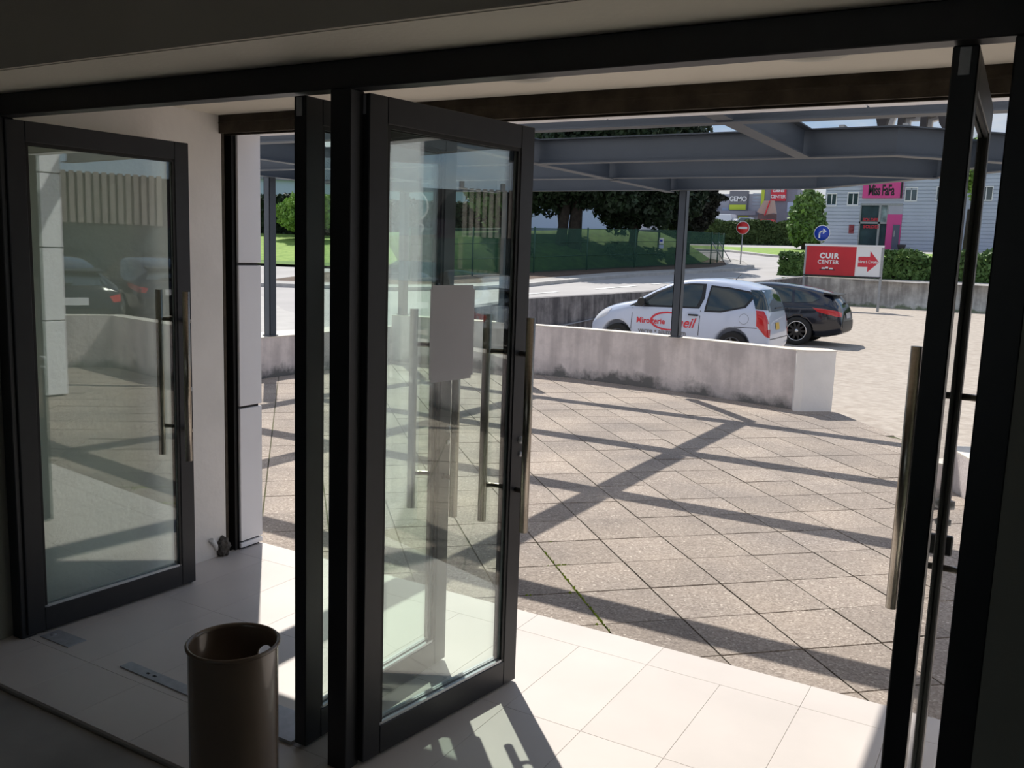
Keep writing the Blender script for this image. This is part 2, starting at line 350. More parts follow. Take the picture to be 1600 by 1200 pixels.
# cladding return (panels with dark joints)
cl = B().box((-3.80, 3.40, .0), (-3.672, 3.548, 2.30)).obj('trim_1', black_rub); struct(cl, 'white panel cladding return left of the entrance')
for a, b in [(.03, .058), (.068, .812), (.826, 1.584), (1.598, 2.288)]:
    B().bbox((-3.79, 3.402, a), (-3.658, 3.562, b), .003).obj('panel', clad_m, cl)
fc = empty('facade_cladding', (0, 3.40, 2.27)); struct(fc, 'white cladding fascia over the entrance'); 
for i in range(4):
    x0 = -3.72+i*1.04; B().bbox((x0, 0.0, 0), (x0+1.034, .18, .9), .003).obj('panel', clad_m, fc)
fl = B().box((-16, 3.50, -.1), (-3.79, 3.556, 6.0)).obj('wall_outside_left', clad_m); struct(fl)
struct(B().box((-3.79, 3.50, 3.165), (.30, 3.576, 6.0)).obj('wall_outside_top', clad_m))
pr = empty('clad_pier', (.14, 3.40, 0)); struct(pr, 'white clad pier right of the entrance')
for a, b in [(.1, .81), (.824, 1.58), (1.594, 2.26)]:
    B().bbox((0, 0, a), (.16, .16, b), .003).obj('panel', clad_m, pr)
wg = empty('clad_wing', (2.36, 3.90, 0)); struct(wg, 'white clad wing wall projecting right of the entrance')
for a, b in [(.02, .81), (.824, 1.58), (1.594, 2.35), (2.364, 3.1)]:
    for y0, y1 in ((0, .60), (.608, 1.22)): B().bbox((0, y0, a), (.65, y1, b), .003).obj('panel', clad_m, wg)
struct(B().box((.30, 3.32, -.1), (18, 3.9, 4.6)).obj('wall_outside_right', clad_m))

# ---------------------------------------------------------------- black door frame
ZH = 2.155
def fr(name, a, b): return struct(B().bbox(a, b, .003).obj(name, anth))
hd = fr('trim_2', (XL, 2.078, ZH), (XR, 2.142, 2.236)); hd['label'] = 'anthracite door frame header across both doorways'
lj = fr('trim_3', (XL, 2.078, .0), (-3.535, 2.142, ZH)); lj['label'] = 'anthracite left door jamb'
mu = fr('trim_4', (-1.850, 2.078, .0), (-1.772, 2.142, ZH)); mu['label'] = 'anthracite mullion between the two doorways'
rj = fr('trim_5', (-.087, 2.078, .0), (XR, 2.142, ZH)); rj['label'] = 'anthracite right door jamb'

# ---------------------------------------------------------------- door leaves: local x along the leaf, y 0 (right face) .. .05
Z0, Z1, SW, TR, BR, TH = .030, 2.150, .076, .080, .100, .050
def leaf(label, loc, deg, Ln, lockz=1.0):
    r = empty('glazed_door_leaf', (loc[0], loc[1], 0), math.radians(deg)); tag(r, label, 'door', 'open glazed door leaves')
    B().bbox((0, 0, Z0), (SW, TH, Z1), .003).obj('stile', anth, r)
    B().bbox((Ln-SW, 0, Z0), (Ln, TH, Z1), .003).obj('stile', anth, r)
    B().bbox((SW, 0.0, Z1-TR), (Ln-SW, TH, Z1), .002).obj('top_rail', anth, r)
    B().bbox((SW, 0.0, Z0), (Ln-SW, TH, Z0+BR), .002).obj('bottom_rail', anth, r)
    a, b, c, d = SW, Ln-SW, Z0+BR, Z1-TR
    g = B()
    for y0, y1 in ((.004, .012), (.038, .046)):
        g.box((a, y0, d-.012), (b, y1, d)).box((a, y0, c), (a+.012, y1, d)).box((b-.012, y0, c), (b, y1, d))
    g.obj('glazing_bead', black_rub, r)
    for y0, y1 in ((.004, .013), (.037, .046)): B().box((a, y0, c), (b, y1, c+.010)).obj('bottom_bead', bead_m, r)
    B().box((a, .012, c), (b, .0185, c+.008)).box((a, .0305, c), (b, .038, c+.008)).box((b-.006, .020, c), (b, .029, d)).obj('spacer_bar', steel_p, r)
    B().box((a, .0145, c), (b, .0185, d)).obj('pane', pane_m, r); B().box((a, .0305, c), (b, .0345, d)).obj('pane', pane_m, r)
    for s, y in ((-1, 0), (1, TH)):
        yb = y+s*.078; xb = Ln-.085
        h = B().tube([(xb, yb, .670), (xb, yb, 1.470)], .0165, 20).obj('pull_handle', steel_h, r)
        for z in (.81, 1.33):
            B().tube([(Ln-.040, y, z), (Ln-.042, y+s*.030, z), (Ln-.055, y+s*.058, z), (xb, yb-s*.004, z)], .010, 12).obj('bracket', steel_h if s < 0 else steel_h, h)
    for s, y in ((-1, 0), (1, TH)):
        B().lathe([(0.001, s*.012), (.013, s*.012), (.015, 0)], (Ln-.022, y, lockz), 'y', 16).obj('lock_cylinder', steel_p, r)
        B().lathe([(0.001, s*.007), (.009, s*.007), (.010, 0)], (Ln-.022, y, lockz-.055), 'y', 16).obj('lock_screw', steel_p, r)
    pv = B().bbox((.014, -.004, Z1-.062), (.040, .0, Z1-.002), .001)
    pv = B().bbox((-.004, .014, Z1-.06), (.0, .036, Z1-.004), .001); pv.obj('pivot_plate', steel_p, r)
    return r
l1 = leaf('leftmost open glazed door leaf, against the white porch wall', (-3.525, 2.10), 86.0, .83)
l2 = leaf('narrowly seen open glazed leaf just left of the central mullion', (-1.970, 2.105), 89.6, .82)
l3 = leaf('open glazed door leaf with a white paper sheet taped to it', (-1.748, 2.135), 81.4, .80)
l4 = leaf('rightmost open glazed leaf seen edge-on near the right jamb', (-.150, 2.105), 90.6, .83)
# thumb turn on the rightmost leaf
tt = B().bbox((.795, -.018, .845), (.820, .068, .905), .004).obj('latch_case', anth, l4)
B().bbox((.69, -.001, .86), (.795, .004, .93), .001)
# paper sheet on the glass of leaf 3
pa = empty('paper_sheet', (-1.748, 2.135, 0), math.radians(81.4)); tag(pa, 'plain white paper sheet taped on the open door glass', 'paper')
B().box((.285, .0110, 1.272), (.505, .0116, 1.572)).obj('front_sheet', paper_m, pa)
B().box((.295, .0125, 1.260), (.497, .0131, 1.585)).obj('back_sheet', paper_m, pa)
# floor parts
pl = B(); 
def plate(name, x0, y0, x1, y1, z, h, label, holes):
    o = empty(name, (x0, y0, z)); tag(o, label, 'metal plate'); L_ = x1-x0; Wd = y1-y0
    xs_ = [0]+[v for a, b in holes for v in (a, b)]+[L_]; b = B()
    for i in range(0, len(xs_)-1, 2): b.box((xs_[i], 0, 0), (xs_[i+1], Wd, h))
    for a, c in holes: b.box((a, 0, 0), (c, Wd*.38, h)); b.box((a, Wd*.62, 0), (c, Wd, h))
    b.obj('plate', steel_p, o)
    for a, c in holes: B().box((a, Wd*.38, 0), (c, Wd*.62, h*.3)).obj('slot', black_p, o)
    return o
pz = plate('floor_strike_plate', -2.99, 2.145, -2.45, 2.195, .0205, .004, 'pale metal strike plate with two slots lying left of the bin', [(.13, .15), (.17, .19)])
pz.rotation_euler[2] = math.radians(-1.5)
pz2 = plate('floor_strike_plate', -2.28, 2.10, -2.03, 2.26, .0205, .012, 'pale metal floor plate between the bin and the black door leaf', [(.05, .07)])
for i, (x, y) in enumerate([(-3.50, 2.175)]):
    o = empty('floor_pivot_cover', (x, y, .0205)); tag(o, 'grey metal pivot cover on the tiles under the leftmost leaf', 'metal plate')
    B().bbox((0, -.04, 0), (.19, .045, .003), .001).obj('cover_plate', steel_p, o); B().lathe([(.001, .005), (.012, .005), (.014, .003)], (.03, 0, 0), 'z', 12).obj('screw', steel_p, o)

# ---------------------------------------------------------------- bin
bn = empty('waste_bin', (-1.838, 1.676, .0)); tag(bn, 'tall open taupe metal cylinder bin in front of the doors', 'bin')
RB, HB = .122, .597
def hole_cyl(r, z0, z1, hz, ha, hr, seg=72, nz=40):
    b = B(); vs = {}
    def V(i, j):
        i %= seg
        if (i, j) not in vs:
            a = 2*PI*i/seg; z = z0+(z1-z0)*j/nz; da = (a-ha+PI) % (2*PI)-PI; u, w = da*r, z-hz; d = math.hypot(u, w)
            if d < hr*1.9 and d > 1e-6:
                nd = hr if d < hr*1.0 else (hr+(d-hr)*1.0); 
                if d < hr: pass
            a = ha+u/r; vs[(i, j)] = len(b.v); b.v.append((r*math.cos(a), r*math.sin(a), z)); 
        return vs[(i, j)]
    for i in range(seg):
        for j in range(nz):
            a = 2*PI*(i+.5)/seg; z = z0+(z1-z0)*(j+.5)/nz; da = (a-ha+PI) % (2*PI)-PI
            if math.hypot(da*r, z-hz) < hr: continue
            b.f.append([V(i, j), V(i+1, j), V(i+1, j+1), V(i, j+1)]); b.sm.append(True)
    return b
HA = math.radians(83)
HZ, HR = HB-.094, .047
bb = hole_cyl(RB, 0, HB, HZ, HA, HR, 180, 130)
o = bb.obj('body', brown_m, bn)
md = o.modifiers.new('s', 'SOLIDIFY'); md.thickness = .0025
B().lathe([(RB-.006, HB-.004), (RB-.005, HB+.003), (RB+.001, HB+.006), (RB+.006, HB+.003), (RB+.006, HB-.004), (RB, HB-.008)], seg=72).obj('rim', brown_m, bn)
B().lathe([(0.001, .012), (RB-.003, .012), (RB-.003, .0)], seg=48).obj('base', brown_m, bn)
er = []
for k in range(25):
    a = 2*PI*k/24; aa = HA+math.cos(a)*HR/RB; er.append((RB*math.cos(aa), RB*math.sin(aa), HZ+HR*math.sin(a)))
B().tube(er, .0042, 8, False).obj('hole_edge', brown_m, bn)

# ---------------------------------------------------------------- patio slabs
slab_m = bpy.data.materials.new('exposed_aggregate_slab'); slab_m.use_nodes = True
t = slab_m.node_tree; b_ = t.nodes['Principled BSDF']; b_.inputs['Roughness'].default_value = .9; n = t.nodes.new; l = t.links.new
co = n('ShaderNodeNewGeometry'); v = n('ShaderNodeTexVoronoi'); v.inputs['Scale'].default_value = 105; l(co.outputs['Position'], v.inputs[0])
z = n('ShaderNodeTexNoise'); z.inputs['Scale'].default_value = 1.3; z.inputs['Detail'].default_value = 7; l(co.outputs['Position'], z.inputs[0])
r1 = n('ShaderNodeValToRGB'); l(v.outputs['Color'], r1.inputs[0]); r1.color_ramp.elements[0].color = (.235, .195, .165, 1); r1.color_ramp.elements[1].color = (.72, .65, .57, 1)
kk = r1.color_ramp.elements.new(.84); kk.color = (.43, .375, .325, 1)
r2 = n('ShaderNodeValToRGB'); l(z.outputs[0], r2.inputs[0]); r2.color_ramp.elements[0].position = .3; r2.color_ramp.elements[0].color = (.74, .73, .74, 1); r2.color_ramp.elements[1].position = .7; r2.color_ramp.elements[1].color = (1.06, 1.02, .98, 1)
m1 = n('ShaderNodeMixRGB'); m1.blend_type = 'MULTIPLY'; m1.inputs[0].default_value = 1; l(r1.outputs[0], m1.inputs[1]); l(r2.outputs[0], m1.inputs[2])
oi = n('ShaderNodeObjectInfo'); mr = n('ShaderNodeMapRange'); mr.inputs['To Min'].default_value = .88; mr.inputs['To Max'].default_value = 1.1; l(oi.outputs['Random'], mr.inputs[0])
sc = n('ShaderNodeVectorMath'); sc.operation = 'SCALE'; l(m1.outputs[0], sc.inputs[0]); l(mr.outputs[0], sc.inputs['Scale']); l(sc.outputs[0], b_.inputs['Base Color'])
bp = n('ShaderNodeBump'); bp.inputs['Strength'].default_value = .5; bp.inputs['Distance'].default_value = .004; l(v.outputs['Distance'], bp.inputs['Height']); l(bp.outputs[0], b_.inputs['Normal'])
joint_m = mat('dirty_joint', (.07, .06, .04), .95, 0, 0, 1.1, c2=(.085, .095, .03))
PAT = [(-8.42, 3.562), (4.6, 3.562), (4.6, 6.30), (-.93, 9.45), (-1.85, 10.74), (-4.4, 11.14), (-6.5, 11.12), (-8.42, 10.80)]
pat = B().prism(PAT, -.10, -.010).obj('patio', joint_m); struct(pat, 'paved patio of square aggregate slabs laid diagonally')
phi = math.radians(43.82); s_ = .3993; cu, su = math.cos(phi), math.sin(phi)
def clip(poly, C):
    for i in range(len(C)):
        a = C[i]; b = C[(i+1) % len(C)]; out = []
        def side(p): return (b[0]-a[0])*(p[1]-a[1])-(b[1]-a[1])*(p[0]-a[0])
        for j in range(len(poly)):
            p, q = poly[j], poly[(j+1) % len(poly)]; sp, sq = side(p), side(q)
            if sp >= 0: out.append(p)
            if (sp >= 0) != (sq >= 0): t_ = sp/(sp-sq); out.append((p[0]+(q[0]-p[0])*t_, p[1]+(q[1]-p[1])*t_))
        poly = out
        if len(poly) < 3: return []
    return poly
HULL = [PAT[0], PAT[1], PAT[2], PAT[4], PAT[5], PAT[6], PAT[7]]
def halfplane(poly, a, b):
    d = Vector((b[0]-a[0], b[1]-a[1])).normalized()*30; n_ = Vector((-d.y, d.x))
    A = (a[0]-d.x, a[1]-d.y); Bq = (b[0]+d.x, b[1]+d.y)
    return clip(poly, [A, Bq, (Bq[0]+n_.x*2, Bq[1]+n_.y*2), (A[0]+n_.x*2, A[1]+n_.y*2)])
slabs = []
g_ = .0045
for i in range(-40, 40):
    for j in range(-40, 40):
        u0 = 1.802+i*s_; v0 = 6.153-j*s_
        q = [(u0+g_, v0+g_), (u0+s_-g_, v0+g_), (u0+s_-g_, v0+s_-g_), (u0+g_, v0+s_-g_)]
        q = [(cu*a-su*b, su*a+cu*b) for a, b in q]
        c = clip(q, HULL)
        if len(c) >= 3:
            cx = sum(p[0] for p in c)/len(c)
            c = halfplane(c, PAT[3], PAT[4]) if cx < -.93 else halfplane(c, PAT[2], PAT[3])
        if len(c) >= 3:
            ar = abs(sum(c[k][0]*c[(k+1) % len(c)][1]-c[(k+1) % len(c)][0]*c[k][1] for k in range(len(c))))/2
            if ar < .002: continue
            cx = sum(p[0] for p in c)/len(c); cy = sum(p[1] for p in c)/len(c)
            az = math.atan2(-cx, cy); vis = -.02 < az < 1.05
            slabs.append(((0 if vis else 100)+math.hypot(cx, cy), c, ar))
slabs.sort(key=lambda q: q[0])
full = None; rest = B()
for k, (d, c, ar) in enumerate(slabs):
    dz = random.uniform(-.0018, .0018)
    if k < 296:
        cx = sum(p[0] for p in c)/len(c); cy = sum(p[1] for p in c)/len(c)
        if ar > .150 and len(c) == 4:
            if full is None:
                bm = B().prism([(p[0]-cx, p[1]-cy) for p in c], -.035, 0); full = bm.mesh('slab'); full.materials.append(slab_m)
            o = link('paving_slab', full, None, pat)
        else: o = B().prism([(p[0]-cx, p[1]-cy) for p in c], -.035, 0).obj('paving_slab', slab_m, pat)
        o.location = (cx, cy, dz)
    else: rest.prism(c, -.035, dz)
o = rest.obj('paving_slabs', slab_m, pat); stuff(o)
# moss in the nearest joints
moss = B(); R = random.Random(5)
def uv(a, b): return (cu*a-su*b, su*a+cu*b)
for (x0, y0, x1, y1, nn) in [(-2.05, 4.1, -1.55, 3.6, 120), (-2.1, 3.72, -1.8, 3.66, 40), (-2.25, 4.5, -1.95, 4.05, 60)]:
    for k in range(nn):
        t_ = R.random(); x = x0+(x1-x0)*t_; y = y0+(y1-y0)*t_
        a = x*cu+y*su; b = -x*su+y*cu
        if R.random() < .7: a = 1.802+round((a-1.802)/s_)*s_+R.uniform(-.006, .006)
        else: b = 6.153+round((b-6.153)/s_)*s_+R.uniform(-.006, .006)
        px, py = uv(a, b); s = R.uniform(.003, .007)
        if py < 3.57: continue
        moss.add([(px-s, py-s, -.006), (px+s, py-s, -.006), (px+s, py+s, -.006), (px-s, py+s, -.006), (px, py, .004+s*.5)], [(0, 1, 4), (1, 2, 4), (2, 3, 4), (3, 0, 4)])
stuff(moss.obj('joint_moss', mat('moss', (.26, .34, .04), .95, 0, .3, 60), pat))

# ---------------------------------------------------------------- low wall round the patio
lw = empty('low_wall', (0, 0, 0)); struct(lw, 'low cream rendered wall curving round the patio, stained at its foot')
pts = [(-2.22, 10.56), (-2.45, 10.62), (-3.5, 10.90), (-4.45, 11.06), (-5.4, 11.12), (-6.1, 11.10), (-7.2, 11.02), (-8.42, 10.86)]
th = .20
def off_pts(P, d):
    o_ = []
    for i in range(len(P)):
        a = Vector(P[max(i-1, 0)]); c = Vector(P[min(i+1, len(P)-1)]); t_ = (c-a).normalized(); o_.append((P[i][0]+t_.y*d, P[i][1]-t_.x*d))
    return o_
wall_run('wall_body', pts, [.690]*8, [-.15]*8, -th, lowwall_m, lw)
wall_run('coping', [(x, y) for x, y in pts], [.702]*8, [.688]*8, -th-.004, topw_m, lw)
B().prism([(-2.30, 10.50), (-2.215, 10.525), (-1.925, 10.775), (-2.05, 10.92), (-2.42, 10.80)], -.15, .700).obj('end_pier', white_w, lw)
B().prism([(-2.31, 10.49), (-2.21, 10.515), (-1.915, 10.775), (-2.05, 10.935), (-2.43, 10.81)], .700, .712).obj('pier_coping', topw_m, lw)
wall_run('side_wall', [(-8.43, 3.6), (-8.43, 10.95)], [.515, .515], [-.15, -.15], .52, lowwall_m, lw)
wall_run('side_coping', [(-8.425, 3.6), (-8.425, 10.95)], [.527]*2, [.513]*2, .53, topw_m, lw)
kw = empty('kerb_wall', (0, 0, 0)); struct(kw, 'low rendered kerb wall right of the patio opening')
kp = [(-.50, 7.76), (-.30, 7.30), (-.05, 6.95), (.8, 6.4), (2.6, 6.5), (4.2, 6.6), (4.75, 5.6), (4.95, 3.92)]
wall_run('kerb_body', kp, [.30, .30, .30, .5, .68, .68, .68, .68], [-.15]*8, .22, lowwall_m, kw)
wall_run('kerb_coping', kp, [.312, .312, .312, .512, .692, .692, .692, .692], [.299, .299, .299, .499, .679, .679, .679, .679], .225, topw_m, kw)

# ---------------------------------------------------------------- pergola
pg = empty('steel_pergola', (0, 0, 0)); tag(pg, 'blue-grey steel beam pergola over the patio on slim posts', 'pergola')
HB_, FW, TF, TW = .215, .110, .010, .007
def ibeam(pts, z0, name, h=HB_):
    """I-section swept along a horizontal polyline"""
    sec = [(-FW/2, 0), (FW/2, 0), (FW/2, TF), (TW/2, TF), (TW/2, h-TF), (FW/2, h-TF), (FW/2, h), (-FW/2, h), (-FW/2, h-TF), (-TW/2, h-TF), (-TW/2, TF), (-FW/2, TF)]
    P = [Vector(p) for p in pts]; vs = []; m_ = len(sec)
    for i, p in enumerate(P):
        d0 = (P[i]-P[i-1]).normalized() if i else None; d1 = (P[i+1]-P[i]).normalized() if i < len(P)-1 else None
        if d0 is None: d0 = d1
        if d1 is None: d1 = d0
        n0 = Vector((-d0.y, d0.x)); n1 = Vector((-d1.y, d1.x)); nn = (n0+n1).normalized(); sc_ = 1/max(.3, nn.dot(n0))
        vs += [(p.x+nn.x*a*sc_, p.y+nn.y*a*sc_, z0+b) for a, b in sec]
    b = B(); fs = [tuple(range(m_)), tuple(range((len(P)-1)*m_, len(P)*m_))[::-1]]
    for i in range(len(P)-1):
        for j in range(m_): fs.append((i*m_+j, i*m_+(j+1) % m_, (i+1)*m_+(j+1) % m_, (i+1)*m_+j))
    b.add(vs, fs); return b.obj(name, steelb, pg)
ibeam([(-8.30, 5.30), (2.5, 5.26)], 2.487, 'cross_beam')
ibeam([(-8.30, 7.29), (-1.00, 7.25), (.20, 8.35)], 2.497, 'cross_beam')
ibeam([(-8.30, 8.92), (-1.62, 8.93), (-.92, 9.36)], 2.512, 'cross_beam')
ibeam([(-8.38, 3.62), (-8.38, 9.3), (-8.2, 10.82), (-6.5, 10.78), (-3.9, 10.74), (-2.27, 10.64), (.20, 8.35), (2.2, 6.3)], 2.527, 'ring_beam')
for x, ya, yb in ((-6.52, 3.62, 10.7), (-4.02, 3.62, 10.68), (-1.66, 3.62, 7.2)):
    ys = [ya, 5.22, 5.34, 7.2, 7.34, 8.85, 8.98, yb]
    ys = [y for y in ys if y <= yb+.01]
    for q in range(0, len(ys)-1, 2): ibeam([(x, ys[q]), (x, ys[q+1])], 2.497, 'rafter')
for x, y, z in ((-3.90, 10.86, .70), (-6.55, 11.02, .70), (-8.50, 8.43, .52), (-8.28, 10.95, .70)):
    b = B().box((-.05, -.055, 0), (-.042, .055, 2.53-z)).box((.042, -.055, 0), (.05, .055, 2.53-z)).box((-.042, -.004, 0), (.042, .004, 2.53-z)).box((-.07, -.07, 0), (.07, .07, .012))
    b.box((-.05, -.055, 0), (.05, -.047, 2.53-z)) if x < -8.4 else b.box((-.05, -.055, 0), (.05, -.049, 2.53-z))
    o = b.obj('post', steelb, pg); o.location = (x, y, z+.012)
# raised letters standing on the pergola, seen from behind
lt = empty('rooftop_letters', (0, 0, 0)); tag(lt, 'black and white raised sign letters standing on the pergola beam', 'sign letters')
for i, chh in enumerate('VFPO'):
    me = text_mesh(chh, .44, .045, .018); o = link('letter', me, black_p, lt); o.location = (-1.235+.175*i, 8.05, 2.90); o.rotation_euler = (PI/2, 0, 0); o.scale = (.62, 1, 1)
    me = text_mesh(chh, .44, .045, .026); o2 = link('letter_side', me, white_p, lt); o2.location = (-1.215+.175*i, 8.20, 2.90); o2.rotation_euler = (PI/2, 0, 0); o2.scale = (.62, 1, 1)
B().box((-1.5, 8.06, 2.70), (-.5, 8.10, 2.74)).box((-1.42, 7.26, 2.70), (-1.38, 8.30, 2.74)).box((-.98, 7.3, 2.70), (-.94, 8.30, 2.74)).obj('letter_rail', galv, lt)

# ---------------------------------------------------------------- ground outside
cp = ground_patch('car_park', -9.5, 3.9, 40, 39.2, asph_m, 0, 2, 48); struct(cp, 'pale gravelly asphalt car park beyond the patio')
rd = ground_patch('road', -110, 3.2, -9.5, 39.2, road_m, 0, 2, 48); struct(rd, 'light grey road climbing away left of the car park')
rd2 = ground_patch('road', -110, 39.2, 60, 170, road_m, 0, 2, 30); struct(rd2, 'far road surface in front of the shops')
# centre dashes
dm = empty('road_markings', (0, 0, 0)); tag(dm, 'white dashed centre line on the climbing road', 'road marking')
for p, q in [((-13.34, 28.69), (-12.76, 30.9)), ((-12.5, 31.9), (-12.1, 34.2)), ((-11.75, 35.9), (-10.9, 38.0)), ((-14.6, 24.6), (-13.9, 26.9)), ((-11.9, 47.6), (-11.0, 46.6))]:
    d = (Vector(q)-Vector(p)).normalized(); nn = Vector((-d.y, d.x))*.10
    ground_poly('dash', [((p[0]-nn.x, p[1]-nn.y), (p[0]+nn.x, p[1]+nn.y)), ((q[0]-nn.x, q[1]-nn.y), (q[0]+nn.x, q[1]+nn.y))], paintw_m, .012, dm)
# verge, kerb, soil on the far side of the road
kp2 = [(-24, 22.5), (-18.5, 24.0), (-16.4, 26.2), (-15.7, 28.3), (-15.35, 31.2), (-14.6, 35.8), (-13.1, 39.6), (-12.2, 42.5), (-12.4, 45.4), (-13.7, 49.0), (-16.5, 53.5)]
kin = off_pts(kp2, -.30); kin2 = off_pts(kp2, -1.35); kin3 = off_pts(kp2, -6.5)
fw = ground_poly('pavement_kerb', list(zip(kp2, kin)), kerb_m, .13, None, .2); struct(fw, 'concrete kerb along the far side of the road')
fw2 = ground_poly('pavement', list(zip(kin, kin2)), mat('pavement_grey', (.40, .38, .36), .9, 0, .1, 2, .3, 20), .11); struct(fw2, 'narrow pavement beside the green netted fence')
fs_ = ground_poly('verge', list(zip(kin2, kin3)), soil_m, .10); struct(fs_, 'brown soil verge under the green netted fence')
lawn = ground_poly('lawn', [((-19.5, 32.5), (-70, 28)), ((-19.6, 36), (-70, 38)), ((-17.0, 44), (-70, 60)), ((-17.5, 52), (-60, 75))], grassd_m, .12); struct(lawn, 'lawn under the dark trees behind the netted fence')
b = B(); near = [(-60, 31.5, .9), (-46, 32.8, .9), (-34.3, 33.5, .90), (-32.3, 33.6, .9), (-29, 33.8, .92), (-24, 34.6, .95), (-21, 36, 1.05)]
far_ = [(-60, 34, 2.3), (-50, 36, 2.33), (-41.6, 40.4, 2.35), (-40.1, 41.9, 2.35), (-38.4, 43.4, 2.35), (-35.8, 45.6, 2.35), (-30, 50, 2.35)]
vs = []
for p, q in zip(near, far_): vs += [p, tuple(p[i]*.5+q[i]*.5+(.12 if i == 2 else 0) for i in range(3)), q, (q[0]*1.3, q[1]*1.3, q[2]+.3)]
b.add(vs, [(4*i+j, 4*i+4+j, 4*i+5+j, 4*i+1+j) for i in range(6) for j in range(3)], True); lawn2 = b.obj('lawn', grass_m); struct(lawn2, 'bright green lawn sloping up to the far left hedge')
gs = ground_poly('grass_strip', [((-26, 66), (-30, 74)), ((-19.1, 64.0), (-21, 71)), ((-15.3, 59.1), (-18, 70.9)), ((-12.8, 56.9), (-15.5, 70.6)), ((-8, 55.5), (-9, 68)), ((10, 55), (10, 66))], grass_m, .10); struct(gs, 'bright grass strip between the two far roads')
gk = ground_poly('grass_kerb', [((-26, 65.2), (-26, 66)), ((-19.1, 63.2), (-19.1, 64.0)), ((-15.3, 58.3), (-15.3, 59.1)), ((-12.8, 56.1), (-12.8, 56.9)), ((-8, 54.7), (-8, 55.5))], kerb_m, .13, None, .15); struct(gk, 'kerb in front of the far grass strip')
fk = ground_poly('near_pavement', [((-26, 17.5), (-26, 24)), ((-15.0, 12), (-16.8, 17.2)), ((-9.8, 9), (-9.8, 14.0))], mat('pale_pavement', (.46, .44, .42), .9, 0, .06, 2, .3, 20), .05, None, .1); struct(fk, 'pale pavement left beyond the patio wall')

# retaining walls
rwl = wall_run('retaining_wall', [(-9.75, 14.2), (-9.72, 17.5), (-9.45, 23.2), (-8.85, 31), (-8.35, 39.1)], [.52, .70, .74, .92, 1.14], [-.4]*5, .28, conc_m); struct(rwl, 'dark streaked concrete retaining wall beside the climbing road')
rwr = wall_run('retaining_wall', [(-8.4, 39.0), (-3.8, 39.6), (8, 40.4)], [1.13, 1.08, 1.08], [-.3]*3, .25, conc2_m); struct(rwr, 'pale stained concrete retaining wall behind the arrow sign')
wall_run('coping', [(-8.4, 38.98), (-3.8, 39.58), (8, 40.38)], [1.15, 1.10, 1.10], [1.12, 1.07, 1.07], .28, topw_m, rwr)

# ---------------------------------------------------------------- netted fence
nm = bpy.data.materials.new('green_windbreak_net'); nm.use_nodes = True; t = nm.node_tree; t.nodes.clear(); n = t.nodes.new; l = t.links.new
df = n('ShaderNodeBsdfDiffuse'); df.inputs[0].default_value = (.045, .095, .070, 1); tr = n('ShaderNodeBsdfTransparent'); mxs = n('ShaderNodeMixShader')
co = n('ShaderNodeTexCoord'); wv = n('ShaderNodeTexNoise'); wv.inputs['Scale'].default_value = 1.5; l(co.outputs['Object'], wv.inputs[0])
mr = n('ShaderNodeMapRange'); mr.inputs['To Min'].default_value = .16; mr.inputs['To Max'].default_value = .40; l(wv.outputs[0], mr.inputs[0]); l(mr.outputs[0], mxs.inputs[0])
l(df.outputs[0], mxs.inputs[1]); l(tr.outputs[0], mxs.inputs[2]); oo = n('ShaderNodeOutputMaterial'); l(mxs.outputs[0], oo.inputs[0])
fe = empty('netted_fence', (0, 0, 0)); tag(fe, 'wire fence with dark green windbreak netting along the verge', 'fence')
fp = [(-20.6, 27.6), (-19.7, 30.6), (-18.6, 33.7), (-17.6, 36.8), (-16.6, 39.9), (-15.6, 42.9), (-14.75, 45.6), (-14.9, 47.2), (-15.6, 50.4)]
fh = [1.85, 1.85, 1.85, 1.8, 1.75, 1.7, 1.55, 1.5, 1.4]
green_w = mat('green_fence_wire', (.03, .09, .06), .6)
for i, (x, y) in enumerate(fp):
    z = G(x, y)+.1; B().tube([(x, y, z), (x, y, z+fh[i]+.08)], .035, 8).obj('fence_post', green_w, fe)
    if i in (6, 7): B().tube([(x, y, z+fh[i]*.75), (x+.5, y+1.0, z)], .025, 6).obj('brace', galv, fe)
for i in range(len(fp)-1):
    (x0, y0), (x1, y1) = fp[i], fp[i+1]; za, zb = G(x0, y0)+.12, G(x1, y1)+.12; b = B(); nn = 6; vs = []
    low = 1. if i < 6 else .96
    for k in range(nn+1):
        a = k/nn; x = x0+(x1-x0)*a; y = y0+(y1-y0)*a+.04*math.sin(a*9+i); z = za+(zb-za)*a; h = (fh[i]+(fh[i+1]-fh[i])*a)*low
        for m_ in range(4): vs.append((x+.03*math.sin(3*m_+a*7), y, z+h*m_/3))
    b.add(vs, [(k*4+m_, k*4+4+m_, k*4+5+m_, k*4+1+m_) for k in range(nn) for m_ in range(3)], True); b.obj('net_panel', nm, fe)
    b = B()
    for q in (.35, .68, 1.0): b.tube([(x0, y0-.03, za+fh[i]*q), (x1, y1-.03, zb+fh[i+1]*q)], .012, 4)
    b.obj('tension_wire', green_w if i < 99 else galv, fe)
bk = B(); vs = []
for i, (x, y) in enumerate(fp):
    z = G(x, y)+.12
    for dx, dz in ((.8, 0), (2.2, .75), (4.2, 1.45), (7, 1.6), (11, 1.6)): q = dx*(.35, .6, .85, 1, 1, 1, 1, 1, 1)[i]; vs.append((x-q, y+q*.25, z+dz))
bk.add(vs, [(5*i+j, 5*i+5+j, 5*i+6+j, 5*i+1+j) for i in range(len(fp)-1) for j in range(4)], True)
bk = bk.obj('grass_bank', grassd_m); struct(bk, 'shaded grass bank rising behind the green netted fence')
nb = empty('fence_notice', (-15.95, 41.7, 2.35)); tag(nb, 'small white notice board hung on the green fence net', 'sign')
